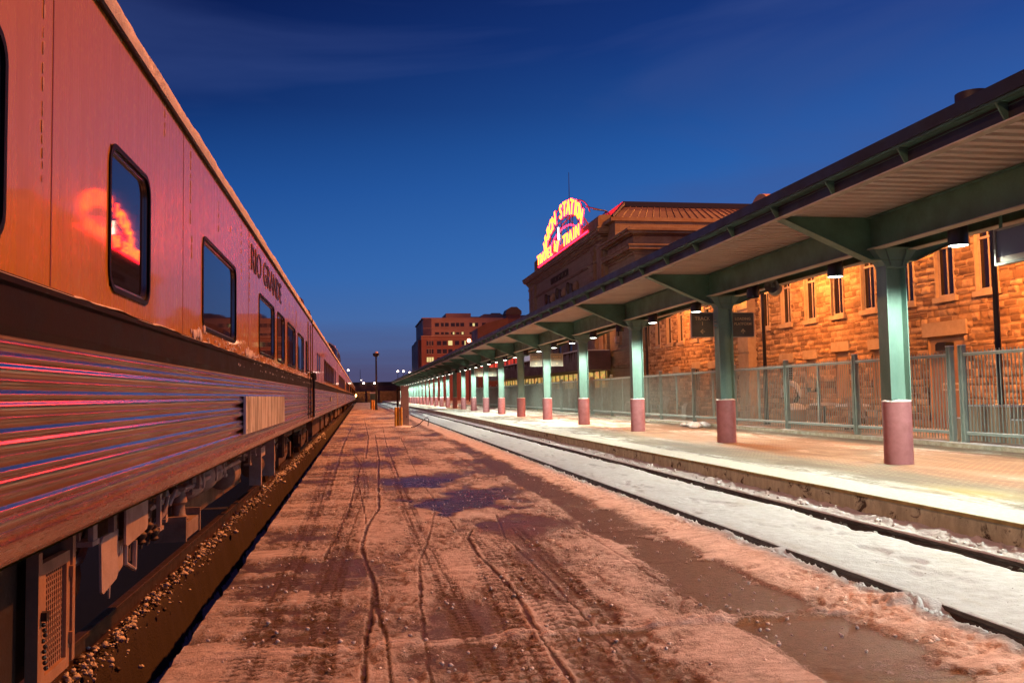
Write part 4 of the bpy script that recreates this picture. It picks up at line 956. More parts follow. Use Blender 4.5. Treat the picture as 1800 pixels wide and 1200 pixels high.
mb = MB(); mb.box(WX + .5, WX + 9, 15, 55, .1, 9.0); mb.box(WX - .35, WX + 9.5, 14.8, 55, 9.0, 9.25).box(WX - .22, WX, 14.8, 55, 8.7, 8.999); Wn(mb.build('cornice', M_trim, wing))
mb = MB(); mb.add([(WX - .4, 14.8, 9.27), (WX - .4, 55, 9.27), (WX + 4.5, 55, 10.6), (WX + 4.5, 14.8, 10.6), (WX + 9.5, 14.8, 9.27), (WX + 9.5, 55, 9.27)], [(0, 1, 2, 3), (3, 2, 5, 4), (0, 3, 4)]); Wn(mb.build('roof', M_slate, wing))
for i, (y, w) in enumerate(WIN):
    a, b = y - w / 2, y + w / 2; mb = MB(); x = WX + .07
    mb.box(WX - .02, x + .1, a - .02, a + .001, 4.33, 7.3).box(WX - .02, x + .1, b - .001, b + .02, 4.33, 7.3); mb.mi(1)  # jamb strips coloured dark for the shade in the reveal
    mb.box(x - .04, x, a, a + .055, 4.33, 7.3).box(x - .04, x, b - .055, b, 4.33, 7.3).box(x - .04, x, a + .055, b - .055, 4.33, 4.41).box(x - .06, x - .0, a + .055, b - .055, 5.85, 5.92)
    mb.box(x - .03, x - .002, y - .018, y + .018, 4.41, 5.85).box(x - .05, x - .022, y - .018, y + .018, 5.92, 7.3)
    wo = Wn(mb.build('window', [M_dark, M_wframe], wing))
    g = MB(); g.box(x + .0, x + .02, a, b, 4.33, 7.3); g.build('glass', M_glassd, wo)
    if i in (3, 4): g = MB(); g.box(x - .001, x + .0, a, b, 4.33, 7.3); 
    s_ = MB(); s_.box(WX - .085, x, a - .035, a + .004, 4.33, 7.3).box(WX - .085, x, b - .004, b + .035, 4.33, 7.3); s_.build('jamb', M_trim, wo)
    s_ = MB(); s_.box(WX - .14, x, a - .12, b + .12, 4.17, 4.33); s_.build('sill', M_trim, wo)
for y, w, tz in LOW:
    a, b = y - w / 2, y + w / 2; mb = MB(); bz = .24 if w > 1 else 1.15; x = WX + .06
    mb.box(x, x + .05, a - .03, b + .03, bz, tz + .02); mb.mi(1); mb.box(WX - .10, WX + .2, a - .18, b + .18, tz, tz + (.44 if w > 1 else .36))
    mb.mi(0); mb.box(WX - .01, x, a - .03, a + .002, bz, tz).box(WX - .01, x, b - .002, b + .03, bz, tz)
    if w > 1:
        pass
    o = Wn(mb.build('blocked_opening', [M_cpanel, M_trim], wing))
    if y in (41.0, 45.4, 43.2, 51.4):
        g = MB(); g.box(x - .03, x - .002, a + .12, b - .1, 1.6, tz - .05); g.build('glass', M_glassd, o); g = MB()
        g.box(x - .05, x - .031, y - .02, y + .02, 1.6, tz - .05).box(x - .05, x - .031, a + .12, a + .16, 1.6, tz - .05); g.build('frame', M_wframe, o)
    if y == 35.1 or y == 24.75:
        g = MB()
        if y == 35.1: 
            for k in range(7): g.box(x - .05, x - .002, a + .1, b - .1, 1.9 + k * .1, 1.95 + k * .1)
            g.build('louvre', M_gasket, o)
mb = MB(); y = 24.75   # door leaf, notices
mb.box(WX + .03, WX + .058, y - .72, y + .72, .26, 2.45); dr = Wn(mb.build('door', mat('door_orange_brown', rough=.6, fn=weather((.42, .26, .17), .15, 2)), wing))
mb = MB(); mb.box(WX + .02, WX + .029, y - .5, y + .35, 1.42, 1.66); mb.build('notice', mat('notice_white', (.7, .62, .5), .5), dr)
mb = MB(); mb.box(WX + .015, WX + .0195, y - .45, y - .1, 1.47, 1.60).box(WX + .015, WX + .0195, y + .0, y + .25, 1.47, 1.60); mb.build('notice_frame', M_cpanel, dr)
mb = MB(); mb.ext([(y - .28, 2.66), (y + .2, 2.66), (y + .2, 2.86), (y + .1, 2.92), (y - .28, 2.92)], WX - .25, WX + .05, 'x'); Wn(mb.build('door_lamp', M_black, wing))
# pilaster beside the bright lamp
mb = MB(); mb.box(WX - .42, WX, 38.0, 39.1, .2, 9.0); 
for k in range(9): mb.box(WX - .46, WX - .42, 38.0, 39.1, .3 + k * 1.0, .3 + k * 1.0 + .9)
Wn(mb.build('pilaster', M_trim, wing))
mb = MB(); mb.lathe((WX + 1.6, 25.1, 9.66), [(.42, 0), (.42, 1.05), (.52, 1.06), (.52, 1.34)], 20); tag(mb.build('roof_ventilator', [M_slate], None, True), 'dark round roof ventilator peeking over the canopy edge', 'ventilator')
# arched dormer on the wing roof
mb = MB(); C_ = (38.15, 9.55)
mb.ext([(C_[0] + 1.12 * math.cos(a), C_[1] + 1.1 * math.sin(a)) for a in [R(12 * k - 12) for k in range(18)]], WX + .4, WX + 1.2, 'x')
d_ = Wn(mb.build('arched_dormer', mat('dormer_stone', rough=.8, fn=weather((.40, .22, .14), .2, 2)), wing, True))
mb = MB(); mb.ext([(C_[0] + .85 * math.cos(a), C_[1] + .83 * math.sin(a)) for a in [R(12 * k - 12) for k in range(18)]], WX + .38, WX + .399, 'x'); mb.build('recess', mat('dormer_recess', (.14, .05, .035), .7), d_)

# ---- sodium lamps standing on the plaza and on the wing
def post_lamp(x, y, h, label, power, tgt, big=False):
    t = empty('lamp_post', (x, y, .24), label, 'lamp post', 'sodium lamp posts on the plaza')
    mb = MB(); mb.lathe((0, 0, 0), [(.12, 0), (.12, .12), (.075, .16), (.06, h)], 14); mb.build('pole', M_black, t, True)
    mb = MB(); mb.lathe((0, 0, h), [(.07, 0), (.30, .16), (.32, .22), (.20, .34), (.04, .40)], 18); mb.build('lamp_hood', M_black, t, True)
    mb = MB(); mb.lathe((0, 0, h - .02), [(.05, 0), (.16, .05), (.20, .16)], 16); mb.build('lens', M_lens, t, True)
    if power: 
        l = bpy.data.lights.new('sodium', 'SPOT'); l.energy = power; l.color = (1.0, .29, .055); l.shadow_soft_size = .15; l.spot_size = R(145); l.spot_blend = .6
        o = bpy.data.objects.new('bulb', l); S.collection.objects.link(o); o.parent = t; o.location = (.1, 0, h - .22); o.rotation_euler = Vector((1, .2, -.5)).to_track_quat('-Z', 'Y').to_euler()
post_lamp(14.8, 18.5, 6.6, 'tall black lamp pole rising from the stepped planter at the right', 5500, 0)
post_lamp(15.2, 31.5, 6.6, 'tall black sodium lamp post standing mid-way along the sandstone wing', 2700, 0)
post_lamp(15.2, 45.5, 6.6, 'added black sodium lamp post before the darker far end of the sandstone wing', 1800, 0)  # post added to warm the far end of the wing wall
post_lamp(15.5, 60, 6.4, 'black sodium lamp post standing before the dark awning', 260, 0)
def wall_lamp(y, z, label, power):
    t = empty('wall_lamp', (WX - .46, y, z), label, 'lamp', 'sodium wall lamps')
    mb = MB(); mb.ext([(-.30, .10), (0, .16), (0, -.1), (-.26, -.02)], -.2, .2); mb.build('housing', M_black, t)
    mb = MB(); mb.add([(-.26, -.17, -.025), (-.26, .17, -.025), (-.02, .17, -.10), (-.02, -.17, -.10)], [(0, 1, 2, 3)]); mb.build('lens', M_lens, t)
    l = bpy.data.lights.new('sodium', 'POINT'); l.energy = power; l.color = (1.0, .32, .05); l.shadow_soft_size = .12
    o = bpy.data.objects.new('bulb', l); S.collection.objects.link(o); o.parent = t; o.location = (-.35, 0, -.2)
wall_lamp(25.6, 7.6, 'sodium wall lamp above the canopy line over the doorway', 700)
wall_lamp(38.3, 6.9, 'sodium wall lamp on the pale pilaster', 650)
# ---- things on the plaza
t = empty('stone_planter', (14.9, 18.5, .24), 'stepped block planter around the foot of the black pole', 'planter')
mb = MB(); mb.box(-.45, .5, -.7, .7, 0, .82); mb.build('core', M_cpanel, t)
for yy in (-1.1, .7): mb = MB(); mb.box(-.45, .5, yy, yy + .4, 0, .52); mb.build('step', M_cpanel, t)
mb = MB(); mb.box(-.47, .52, -.72, .72, .82, .86).box(-.47, .52, -1.12, -.72, .52, .55).box(-.47, .52, .72, 1.12, .52, .55); mb.build('snow_cap', M_snow, t)
def table(x, y, lab):
    t = empty('cafe_table', (x, y, .24), lab, 'table'); mb = MB(); mb.lathe((0, 0, .70), [(.55, 0), (.55, .03)], 20); mb.build('tabletop', M_plate, t, True)
    mb = MB(); mb.lathe((0, 0, .731), [(.54, 0), (.50, .05), (.2, .09)], 20); mb.build('snow_cap', M_snow, t, True)
    mb = MB(); mb.tube([(0, 0, 0), (0, 0, .7)], .04, 8).box(-.3, .3, -.03, .03, 0, .03).box(-.03, .03, -.3, .3, .031, .05); mb.build('leg', M_black, t)
def chair(x, y, rz, lab):
    t = empty('garden_chair', (x, y, .24), lab, 'chair', 'slatted garden chairs behind the fence', rz)
    mb = MB(); 
    for k in range(6): mb.box(-.28 + k * .1, -.20 + k * .1, -.28, .28, .40, .43)
    mb.build('seat', M_plate, t); mb = MB()
    for k in range(5): mb.ext([(.30, .42), (.33, .42), (.52, 1.02 + .06 * math.sin(k * .8)), (.49, 1.02 + .06 * math.sin(k * .8))], -.26 + k * .11, -.18 + k * .11)
    mb.build('backrest', M_plate, t); 
    for sx in (-.27, .24):
        for sy in (-.31, .27): mb = MB(); mb.box(sx, sx + .05, sy, sy + .05, 0, .6 if sx < 0 else .45); mb.build('leg', M_plate, t)
    for sy in (-.34, .25): mb = MB(); mb.box(-.3, .34, sy, sy + .09, .60, .63); mb.build('armrest', M_plate, t)
table(16.2, 29.0, 'snow topped round table in front of the second lamp'); table(15.6, 26.2, 'snow topped round table beside the first canopy column')
chair(16.0, 35.2, 2.2, 'slatted chair between the second column and the third fence post'); chair(15.5, 40.2, -1.3, 'slatted chair seen just behind the second canopy column')
chair(15.0, 24.6, 1.6, 'slatted chair beside the doorway'); chair(15.2, 43.8, .4, 'slatted chair in the darker stretch of plaza')
t = empty('barrel_planter', (15.9, 30.6, .24), 'rounded barrel planter heaped with snow left of the round table', 'planter'); mb = MB(); mb.lathe((0, 0, 0), [(.34, 0), (.42, .3), (.42, .55)], 18); mb.build('tub', M_cpanel, t, True)
mb = MB(); mb.lathe((0, 0, .55), [(.41, 0), (.36, .12), (.2, .22), (.02, .25)], 18); mb.build('snow_cap', M_snow, t, True)
t = empty('patio_umbrella', (16.1, 31.3, .24), 'tilted snow covered patio umbrella leaning behind the fence', 'umbrella'); mb = MB()
pts = []
for k in range(13):
    a = math.pi * k / 12; pts.append((0, -.75 * math.cos(a), 1.0 + .55 * math.sin(a)))
mb.tube(pts, [.02, .05, .08, .09, .1, .1, .1, .09, .08, .07, .05, .04, .02], 8); mb.build('canopy', M_snow, t, True)
mb = MB(); mb.tube([(0, -.7, 1.05), (0, .1, .35), (0, .3, 0)], .03, 6).tube([(.02, -.55, 1.1), (.02, .2, .5)], .05, 6); mb.build('pole', M_black, t)
t = empty('pipe_fitting', (17.6, 32.4, 1.8), 'curved white pipe fitting mounted on the stone wall', 'pipe'); mb = MB()
mb.tube([(0, .2 * math.cos(a), .3 * math.sin(a)) for a in [R(30 * k) for k in range(10)]], .07, 8); mb.build('loop', M_trim, t, True); mb = MB(); mb.box(-.05, .4, .2, .32, -.38, -.2); mb.build('mount', M_black, t)
for (x, y, h, w, lab) in ((14.9, 38.8, .75, .5, 'pale stone block with rounded snow cap behind the fence'), (14.8, 47.5, .8, .5, 'distant pale stone block behind the fence near the third column')):
    t = empty('stone_block', (x, y, .24), lab, 'block'); mb = MB(); mb.ext([(-w / 2, 0), (w / 2, 0), (w / 2, h * .7), (w * .25, h), (-w * .25, h), (-w / 2, h * .7)], -w / 2, w / 2); mb.build('body', M_plate, t)
mb = MB()
for k in range(14): mb.ball((random.gauss(0, .28), random.gauss(0, .5), .04 + random.uniform(0, .06)), random.uniform(.08, .2), 8, 5, (1, 1.4, .55))
o = mb.build('crumpled_bag', M_snow, None, True, (11.9, 31.0, HZ)); tag(o, 'crumpled white bag lying on the platform by the kerb', 'bag')
# ================================================================ CENTRAL STATION BLOCK
def blockfn(n, b):
    g = n.new('ShaderNodeNewGeometry').outputs['Position']
    br = n.new('ShaderNodeTexBrick', {'Vector': n.new('ShaderNodeMapping', {'Vector': g, 'Rotation': (R(90), 0, R(90))}).outputs[0], 'Scale': 1.0, 'Mortar Size': .012, 'Brick Width': 1.0, 'Row Height': .42, 'Color1': (.24, .21, .165, 1), 'Color2': (.19, .165, .13, 1), 'Mortar': (.12, .08, .05, 1)})
    sp = n.new('ShaderNodeSeparateXYZ', {0: g}); cb = n.new('ShaderNodeCombineXYZ', {0: n.math('ADD', sp.outputs[0], sp.outputs[1]), 1: sp.outputs[2], 2: 0.0})
    n.set(br, 'Vector', cb)
    a = n.noise(g, 1.2, 6, .65); f = n.noise(g, 9, 5, .7)
    col = n.mix(n.ramp(a, [(.40, 0.0), (.68, .7)]), br.outputs[0], (.17, .11, .07, 1)); col = n.mix(n.mapr(f, .35, .7, 0, .4), col, (.30, .25, .19, 1))
    n.set(b, 'Base Color', col); bump(n, b, n.math('ADD', f, n.math('MULTIPLY', br.outputs[1], -.6)), .5, .03)
M_block = mat('dressed_brown_stone', rough=.85, fn=blockfn)
M_stone2 = mat('moulded_stone', rough=.85, fn=weather((.26, .225, .175), .3, 1.5, (.7, .9), (.19, .12, .075), .3))
st = empty('station_hall', (17.1, 53.9, .24), 'tall brown stone station hall with cornices and a metal roof behind the neon sign', 'building')
def St(o): o.location = (-17.1, -53.9, -.24); return o
mb = MB()
mb.box(17.1, 30, 60.0, 88, .1, 13.0).box(17.35, 30, 53.9, 59.98, .1, 11.6).box(18.3, 30, 58.0, 86, 13.0, 13.1)
mb.box(17.3, 24.8, 57.9, 59.98, 11.6, 13.3)
St(mb.build('wall', M_block, st))
# cornices (profile run along the track face and returned on the ends)
def cornice(mb, x, y0, y1, z0, steps, xr=30):
    z = z0
    for h, o in steps: mb.box(x - o, xr, y0 - o, y1 + o, z, z + h - .002); z += h
mb = MB()
cornice(mb, 17.1, 60, 88, 12.25, [(.12, .10), (.22, .16), (.14, .34), (.12, .52), (.22, .60), (.10, .66), (.10, .50), (.12, .2)])
cornice(mb, 17.1, 60, 88, 10.95, [(.10, .10), (.08, .16)])
cornice(mb, 17.1, 60, 88, 8.9, [(.14, .14), (.16, .42), (.10, .50), (.06, .2)])
cornice(mb, 17.35, 53.9, 59.6, 10.35, [(.14, .12), (.14, .22), (.22, .50), (.10, .56)])
cornice(mb, 17.35, 53.9, 59.6, 11.0, [(.55, .10), (.10, .22), (.16, .50), (.14, .62), (.10, .40)])
cornice(mb, 17.35, 53.9, 59.6, 9.3, [(.08, .10), (.10, .16)])
cornice(mb, 17.35, 53.9, 59.6, 3.2, [(.14, .12), (.12, .22), (.10, .10)]); cornice(mb, 17.35, 53.9, 59.6, 4.4, [(.10, .10), (.08, .05)])
mb.box(17.0, 24.9, 57.8, 60, 13.3, 13.55)
St(mb.build('cornice', M_stone2, st))
mb = MB()
for k in range(72): mb.box(16.80, 16.95, 59.9 + k * .392, 60.1 + k * .392, 12.44, 12.58)
for k in range(16): mb.box(17.0, 17.13, 53.7 + k * .38, 53.88 + k * .38, 10.5, 10.62)
tag(St(mb.build('dentil_course', M_stone2, st)), kind='stuff')
for yy in (60.3, 62.2, 84.6, 86.4):
    mb = MB(); mb.box(16.92, 17.1, yy, yy + 1.1, .2, 12.25); mb.box(16.86, 17.1, yy - .08, yy + 1.18, 11.85, 12.1)
    if yy in (62.2, 84.6):
        for k in range(14): mb.box(16.85, 16.925, yy + .05, yy + 1.05, 3.0 + k * .62, 3.0 + k * .62 + .5)
    St(mb.build('pilaster', M_stone2, st))
# attic piers and parapet
mb = MB(); mb.box(16.75, 17.9, 60.2, 64.6, 13.3, 14.0); mb.ext([(16.75, 14.0), (16.85, 14.15), (17.3, 14.22), (17.8, 14.15), (17.9, 14.0)], 60.2, 64.6); mb.box(16.75, 17.9, 80.4, 83.6, 13.3, 14.3); mb.ext([(16.75, 14.3), (16.9, 14.45), (17.8, 14.45), (17.9, 14.3)], 80.6, 83.4); mb.box(17.0, 17.8, 64.6, 80.4, 13.3, 13.6)
St(mb.build('attic', M_stone2, st))
# roof
mb = MB()
def seam_slope(a, b, c, d, n):
    # a,b bottom edge, c,d top edge (b above c)
    a, b, c, d = [Vector(v) for v in (a, b, c, d)]; mb.mi(0); mb.add([a, b, d, c], [(0, 1, 2, 3)]); nn = (b - a).cross(c - a).normalized(); 
    if nn.z < 0: nn = -nn
    mb.mi(0)
    for i in range(1, n):
        t = i / n; p = a.lerp(b, t) + nn * .03; q_ = c + (p - a) * 1.0; 
        q_ = (c.lerp(d, max(0, min(1, t)))) + nn * .03; mb.tube([p, q_], .035, 4)
seam_slope((17.3, 58.3, 13.55), (31, 58.3, 13.55), (18.9, 60.7, 14.9), (29.5, 60.7, 14.9), 24)
seam_slope((17.3, 86, 13.55), (17.3, 58.3, 13.55), (18.9, 84, 14.9), (18.9, 60.7, 14.9), 60)
St(mb.build('roof', M_copper, st))
mb = MB(); mb.box(18.75, 29.6, 60.6, 84, 14.9, 15.28); mb.tube([(17.2, 58.2, 13.62), (18.85, 60.65, 15.1)], .14, 6); St(mb.build('roof_ridge', M_black, st))
# windows of the pavilion and face
for (y, z0, z1, w, ac) in ((57.6, 4.9, 7.4, .7, True), (66.5, 4.6, 8.0, 1.6, False), (70.5, 4.6, 8.0, 1.6, False), (74.5, 4.6, 8.0, 1.6, False), (78.5, 4.6, 8.0, 1.6, False)):
    x = 17.35 if ac else 17.1; mb = MB(); mb.box(x - .006, x - .002, y - w / 2, y + w / 2, z0, z1); wo = St(mb.build('window', M_glassd, st))
    mb = MB(); mb.box(x - .14, x, y - w / 2 - .16, y - w / 2, z0, z1 + .2).box(x - .14, x, y + w / 2, y + w / 2 + .16, z0, z1 + .2).box(x - .16, x, y - w / 2, y + w / 2, z1, z1 + .2).box(x - .2, x, y - w / 2 - .2, y + w / 2 + .2, z0 - .18, z0 - .002); mb.build('surround', M_stone2, wo)
    if ac: mb = MB(); mb.box(x - .32, x - .01, y - .3, y + .25, z0 + .02, z0 + .42); mb.build('air_conditioner', M_plate, wo)
textmesh('lettering', 'UNION STATION', .78, mat('carved_letters', (.045, .028, .02), .8), st, facing_mtx((17.07 - 17.1, 74.4 - 53.9, 11.35 - .24), (0, -1, 0), (0, 0, 1)), .03, .01, sx=1.12)
# carved eagles
for y in (70.0, 74.0, 78.6):
    mb = MB(); x = 16.86
    mb.tube([(x, y, 9.55), (x, y + .05, 10.0), (x - .06, y - .05, 10.35), (x - .14, y - .12, 10.52), (x - .22, y - .26, 10.46)], [.16, .24, .20, .11, .03], 8)
    for s in (-1, 1): mb.ext([(y + s * .1, 10.2), (y + s * .5, 10.45), (y + s * .95, 10.2), (y + s * 1.05, 9.7), (y + s * .7, 9.45), (y + s * .45, 9.7), (y + s * .2, 9.6)][::s], x - .02, x + .16, 'x')
    St(mb.build('carved_eagle', mat('dark_carving', rough=.8, fn=weather((.08, .055, .04), .4, 5)), st))
for y in (67.8, 71.9, 76.3): mb = MB(); mb.lathe((16.96, y, 9.5), [(.05, 0), (.3, .2), (.32, .5), (.2, .8), (.04, .95)], 10); St(mb.build('carved_swag', M_stone2, st, True))
# ---------------- neon roof sign
M_neon = mat('neon_yellow', (1, .5, .1), emis=(1.0, .10, .008), estr=14)
M_neonr = mat('neon_red', (.6, .02, .02), rough=.5, emis=(1.0, .006, .022), estr=18)
M_redglow = mat('red_sheet_glow', (.6, .03, .03), .35, emis=(1.0, .01, .03), estr=.6); M_neonw = mat('neon_white', (1, 1, 1), emis=(1, .92, .62), estr=9)
ns = empty('neon_sign', (16.6, 72, 13.5), 'red and yellow neon arch sign reading UNION STATION TRAVEL by TRAIN on the hall roof', 'sign')
def nletter(ch, y, z, h, ang, wd):
    m = facing_mtx((0, y - 72, z - 13.5), (0, -math.cos(ang), -math.sin(ang)), (0, -math.sin(ang) if False else math.sin(ang) * -1, math.cos(ang))) if False else None
    right = Vector((0, -math.cos(ang), math.sin(ang))); up = Vector((0, math.sin(ang), math.cos(ang)))
    mt = facing_mtx((0, y - 72, z - 13.5), right, up)
    b = textmesh('backing', ch, h / .72, M_neonr, ns, facing_mtx((.05, y - 72, z - 13.5), right, up), .02, .05, sx=wd)  # larger red letter behind, its glow standing in for the halo
    a = textmesh('letter', ch, h / .72, M_neon, b, facing_mtx((-.02, y - 72, z - 13.5), right, up), .02, .018, sx=wd)
def arc(th): return 71.4 + 7.3 * math.cos(th), 12.2 + 3.75 * math.sin(th)     # base line of the arch letters
TH0, TH1 = R(158), R(20)
words = 'UNION STATION'; n_ = len(words)
for i, ch in enumerate(words):
    if ch == ' ': continue
    u = (i + .5) / n_; th = R(166) + (R(17) - R(166)) * u; yy, zz = arc(math.pi - th); yy = 71.4 - 7.3 * math.cos(math.pi - th) 
    yy = 71.0 - 6.6 * math.cos(th); zz = 13.75 + 2.35 * math.sin(th)
    tilt = -(math.cos(th)) * .62
    nletter(ch, yy, zz, 1.2, -tilt if False else tilt * -1 * -1, 1.2)
for wd_, yc, hz in (('TRAVEL', 78.0, .92), ('TRAIN', 67.9, .92)):
    for i, ch in enumerate(wd_): nletter(ch, yc + (len(wd_) - 1) / 2 * 1.12 - i * 1.12, 13.62, hz, 0, 1.3)
for i, ch in enumerate('by'): nletter(ch, 73.6 - i * 1.0, 13.75 + .1 * i, .95, -.12, 1.3)
mb = MB()
arcp = [(71.0 - 6.6 * math.cos(t), 13.7 + 2.3 * math.sin(t)) for t in [R(12 + 6 * k) for k in range(27)]]
arco = [(71.0 - 6.6 * math.cos(t) - 1.2 * math.sin(math.cos(t) * .62), 13.7 + 2.3 * math.sin(t) + 1.2 * math.cos(math.cos(t) * .62)) for t in [R(12 + 6 * k) for k in range(27)]]
for dx in (.10, .55):
    mb.tube([(dx, a - 72, b - 13.5) for a, b in arcp], .05, 5); mb.tube([(dx, a - 72, b - 13.5) for a, b in arco], .05, 5)
    mb.tube([(dx, -7.0, .05), (dx, 9.2, .05)], .06, 5)
for k in range(0, 27, 3):
    a, b = arcp[k]; mb.tube([(.10, a - 72, b - 13.5), (.55, a - 72, b - 13.5), (1.5, a - 72, .1)], .035, 4); mb.tube([(.3, a - 72, b - 13.5), (.3, a - 72, 0)], .035, 4)
for (p, q) in (((.5, -9.3, 1.6), (1.6, -9.0, 1.55)), ((1.6, -9.0, 1.55), (1.6, -6.8, 0)), ((.4, -8.0, .3), (1.6, -9.0, 1.55)), ((.4, -7.5, 2.2), (1.6, -9.0, 1.55)), ((1.6, -9.0, 1.55), (2.2, -9.6, .6))): mb.tube([p, q], .045, 5)
mb.build('sign_frame', mat('sign_steel', (.05, .02, .02), .5), ns)
mb = MB(); mb.box(.14, .2, -7.2, 9.0, .0, .5)
mb.build('red_backing', M_redglow, ns)  # sheet glows by itself in place of neon light falling on it
mb = MB(); mb.box(.05, .1, .45, .7, 1.1, 2.1).box(.05, .1, .2, .45, 1.0, 1.5); mb.build('white_tube', M_neonw, ns)
mb = MB(); mb.box(.06, .14, -9.0, 9.4, -.04, .06); mb.tube([(.1, (a - 71) * .80 + 71 - 72, (b - 13.5) * .70) for a, b in arcp], .05, 5); mb.build('red_tube', M_neonr, ns)
tag(MB().tube([(17.6, 72.2, 13.6), (17.6, 72.2, 20.3)], [.07, .02], 6).build('flagpole', M_black), 'thin bare flagpole rising behind the neon sign', 'flagpole')
# ---------------- dark awning with lit concourse beneath
aw = empty('station_awning', (15.0, 54.5, .24), 'long dark awning with icicles over the lit concourse windows', 'awning')
def Aw(o): o.location = (-15.0, -54.5, -.24); return o
mb = MB(); mb.box(15.0, 17.08, 59.0, 104, 3.14, 4.45); Aw(mb.build('fascia', mat('awning_brown', rough=.6, fn=weather((.10, .055, .06), .3, 1)), aw))
mb = MB()
for k in range(110):
    y = 59.3 + k * .40 + random.uniform(-.1, .1); l = random.choice((.15, .25, .4, .55, .7)); mb.tube([(14.97, y, 4.44), (14.965, y, 4.44 - l)], [.05, .008], 5)
Aw(mb.build('icicles', mat('ice_dark', (.05, .035, .03), .2), aw))
mb = MB(); mb.box(14.85, 17.0, 59, 104, 4.452, 4.52); Aw(mb.build('snow_cap', M_snow, aw))
cw = empty('concourse', (16.9, 59, .24), 'lit yellow concourse window band under the dark awning', 'building')
mb = MB(); mb.box(16.75, 17.05, 59, 104, .24, 1.9).box(16.75, 17.05, 59, 104, 3.05, 3.13); o = mb.build('wall', mat('concourse_wall', rough=.7, fn=weather((.22, .16, .11), .3, 1.5)), cw); o.location = (-16.9, -59, -.24)
def litfn(n, b):
    g = n.new('ShaderNodeNewGeometry').outputs['Position']; v = n.new('ShaderNodeTexVoronoi', {'Vector': n.mapping(g, (1, 1.2, 3.5)), 'Scale': 1.6}).outputs['Color']
    c = n.mix(n.noise(n.mapping(g, (1, 1.4, 3)), 1.3, 3, .6), (.9, .5, .10, 1), (.12, .11, .05, 1)); c = n.mix(.4, c, v, 'MULTIPLY')
    n.set(b, 'Emission Color', c); b.inputs['Emission Strength'].default_value = 1.5
M_lit = mat('lit_window', (.05, .04, .03), .3, fn=litfn)
for k in range(14):
    y = 59.4 + k * 3.2; mb = MB(); mb.box(16.86, 16.9, y, y + 3.1, 1.9, 3.05); o = mb.build('window', M_lit, cw); o.location = (-16.9, -59, -.24)
    mb = MB(); 
    for q in (-.08, 1.5): mb = MB(); mb.box(16.78, 16.85, y + q, y + q + .08, 1.9, 3.05); mb.build('mullion', M_dark, o)
rb = empty('red_panel_wall', (17.0, 100, 4.5), 'bright red lit panel wall glimpsed above the dark awning', 'wall')
def redfn(n, b):
    g = n.new('ShaderNodeNewGeometry').outputs['Position']; f = n.noise(n.mapping(g, (1, 1.0, .1)), 1.1, 3, .6)
    n.set(b, 'Emission Color', n.mix(n.ramp(f, [(.42, 0.0), (.5, 1.0)]), (.9, .07, .02, 1), (.30, .02, .008, 1))); b.inputs['Emission Strength'].default_value = 1.0  # neon light on the panels painted as their own glow
mb = MB(); mb.box(17.0, 17.3, 92, 128, 4.5, 6.6); o = mb.build('panel', mat('red_glow', (.3, .03, .02), .6, fn=redfn), rb); o.location = (-17, -100, -4.5)
mb = MB(); 
for k in range(8): mb.box(16.9, 17.0, 92 + k * 5, 92.3 + k * 5, 4.4, 6.6)
o = mb.build('post', M_dark, rb); o.location = (-17, -100, -4.5)
mb = MB(); mb.box(16.6, 17.4, 89, 91.5, 4.6, 6.0); tag(mb.build('glowing_box', mat('box_white_glow', (.6, .66, .72), .4, emis=(.25, .33, .45), estr=.5)), 'pale lit box above the awning beside the red panels', 'box')  # glow put into the material so the box looks lit
# small brick tower and gable further back
tw = empty('brick_tower', (26, 150, 0), 'small brick tower with dark cap just left of the station hall', 'building'); Mbr = mat('far_brick', rough=.85, fn=weather((.13, .05, .035), .3, .5))
mb = MB(); mb.box(24.9, 27.4, 150, 153, 0, 15.3); o = mb.build('wall', Mbr, tw); o.location = (-26, -150, 0); mb = MB(); mb.ext([(24.7, 15.3), (25.1, 16.2), (25.8, 16.6), (26.8, 16.6), (27.6, 15.9), (27.6, 15.3)], 149.8, 153.2); o = mb.build('roof', M_slate, tw); o.location = (-26, -150, 0)
gb = empty('brick_gable_house', (22, 146, 0), 'low orange brick building below the brick tower', 'building'); mb = MB(); mb.ext([(19.6, 0), (19.6, 12.8), (21.0, 13.6), (24.89, 14.6), (24.89, 0)], 148, 156); o = mb.build('wall', mat('far_orange_brick', rough=.85, fn=weather((.17, .06, .025), .3, .5)), gb); o.location = (-22, -146, 0)
# ---------------- large brick office block
ob = empty('office_block', (28, 220, 0), 'large dark red brick office block with a few lit windows beyond the canopy', 'building')
def Ob(o): o.location = (-28, -220, 0); return o
mb = MB(); mb.box(15.0, 44, 220, 250, 0, 16.4).box(14.3, 15.0, 222, 250, 0, 15.5); Ob(mb.build('wall', mat('office_brick', rough=.85, fn=weather((.27, .085, .06), .25, .4)), ob))
mb = MB(); mb.ext([(15.6, 222.2), (17.6, 220.6), (44, 220.6), (44, 250), (15.6, 250)], 16.4, 20.85, 'z'); mb.box(15.3, 44, 221.8, 250, 20.85, 21.1); Ob(mb.build('upper_wall', mat('office_upper', rough=.85, fn=weather((.33, .17, .145), .2, .4)), ob))
mb = MB(); mb.box(14.9, 44, 219.9, 220, 16.2, 16.42).box(14.9, 44, 219.92, 220, 15.6, 15.75).box(15.5, 44, 220.5, 220.6, 18.3, 18.38); Ob(mb.build('cornice', mat('office_trim', rough=.8, fn=weather((.42, .24, .17), .2, 1)), ob))
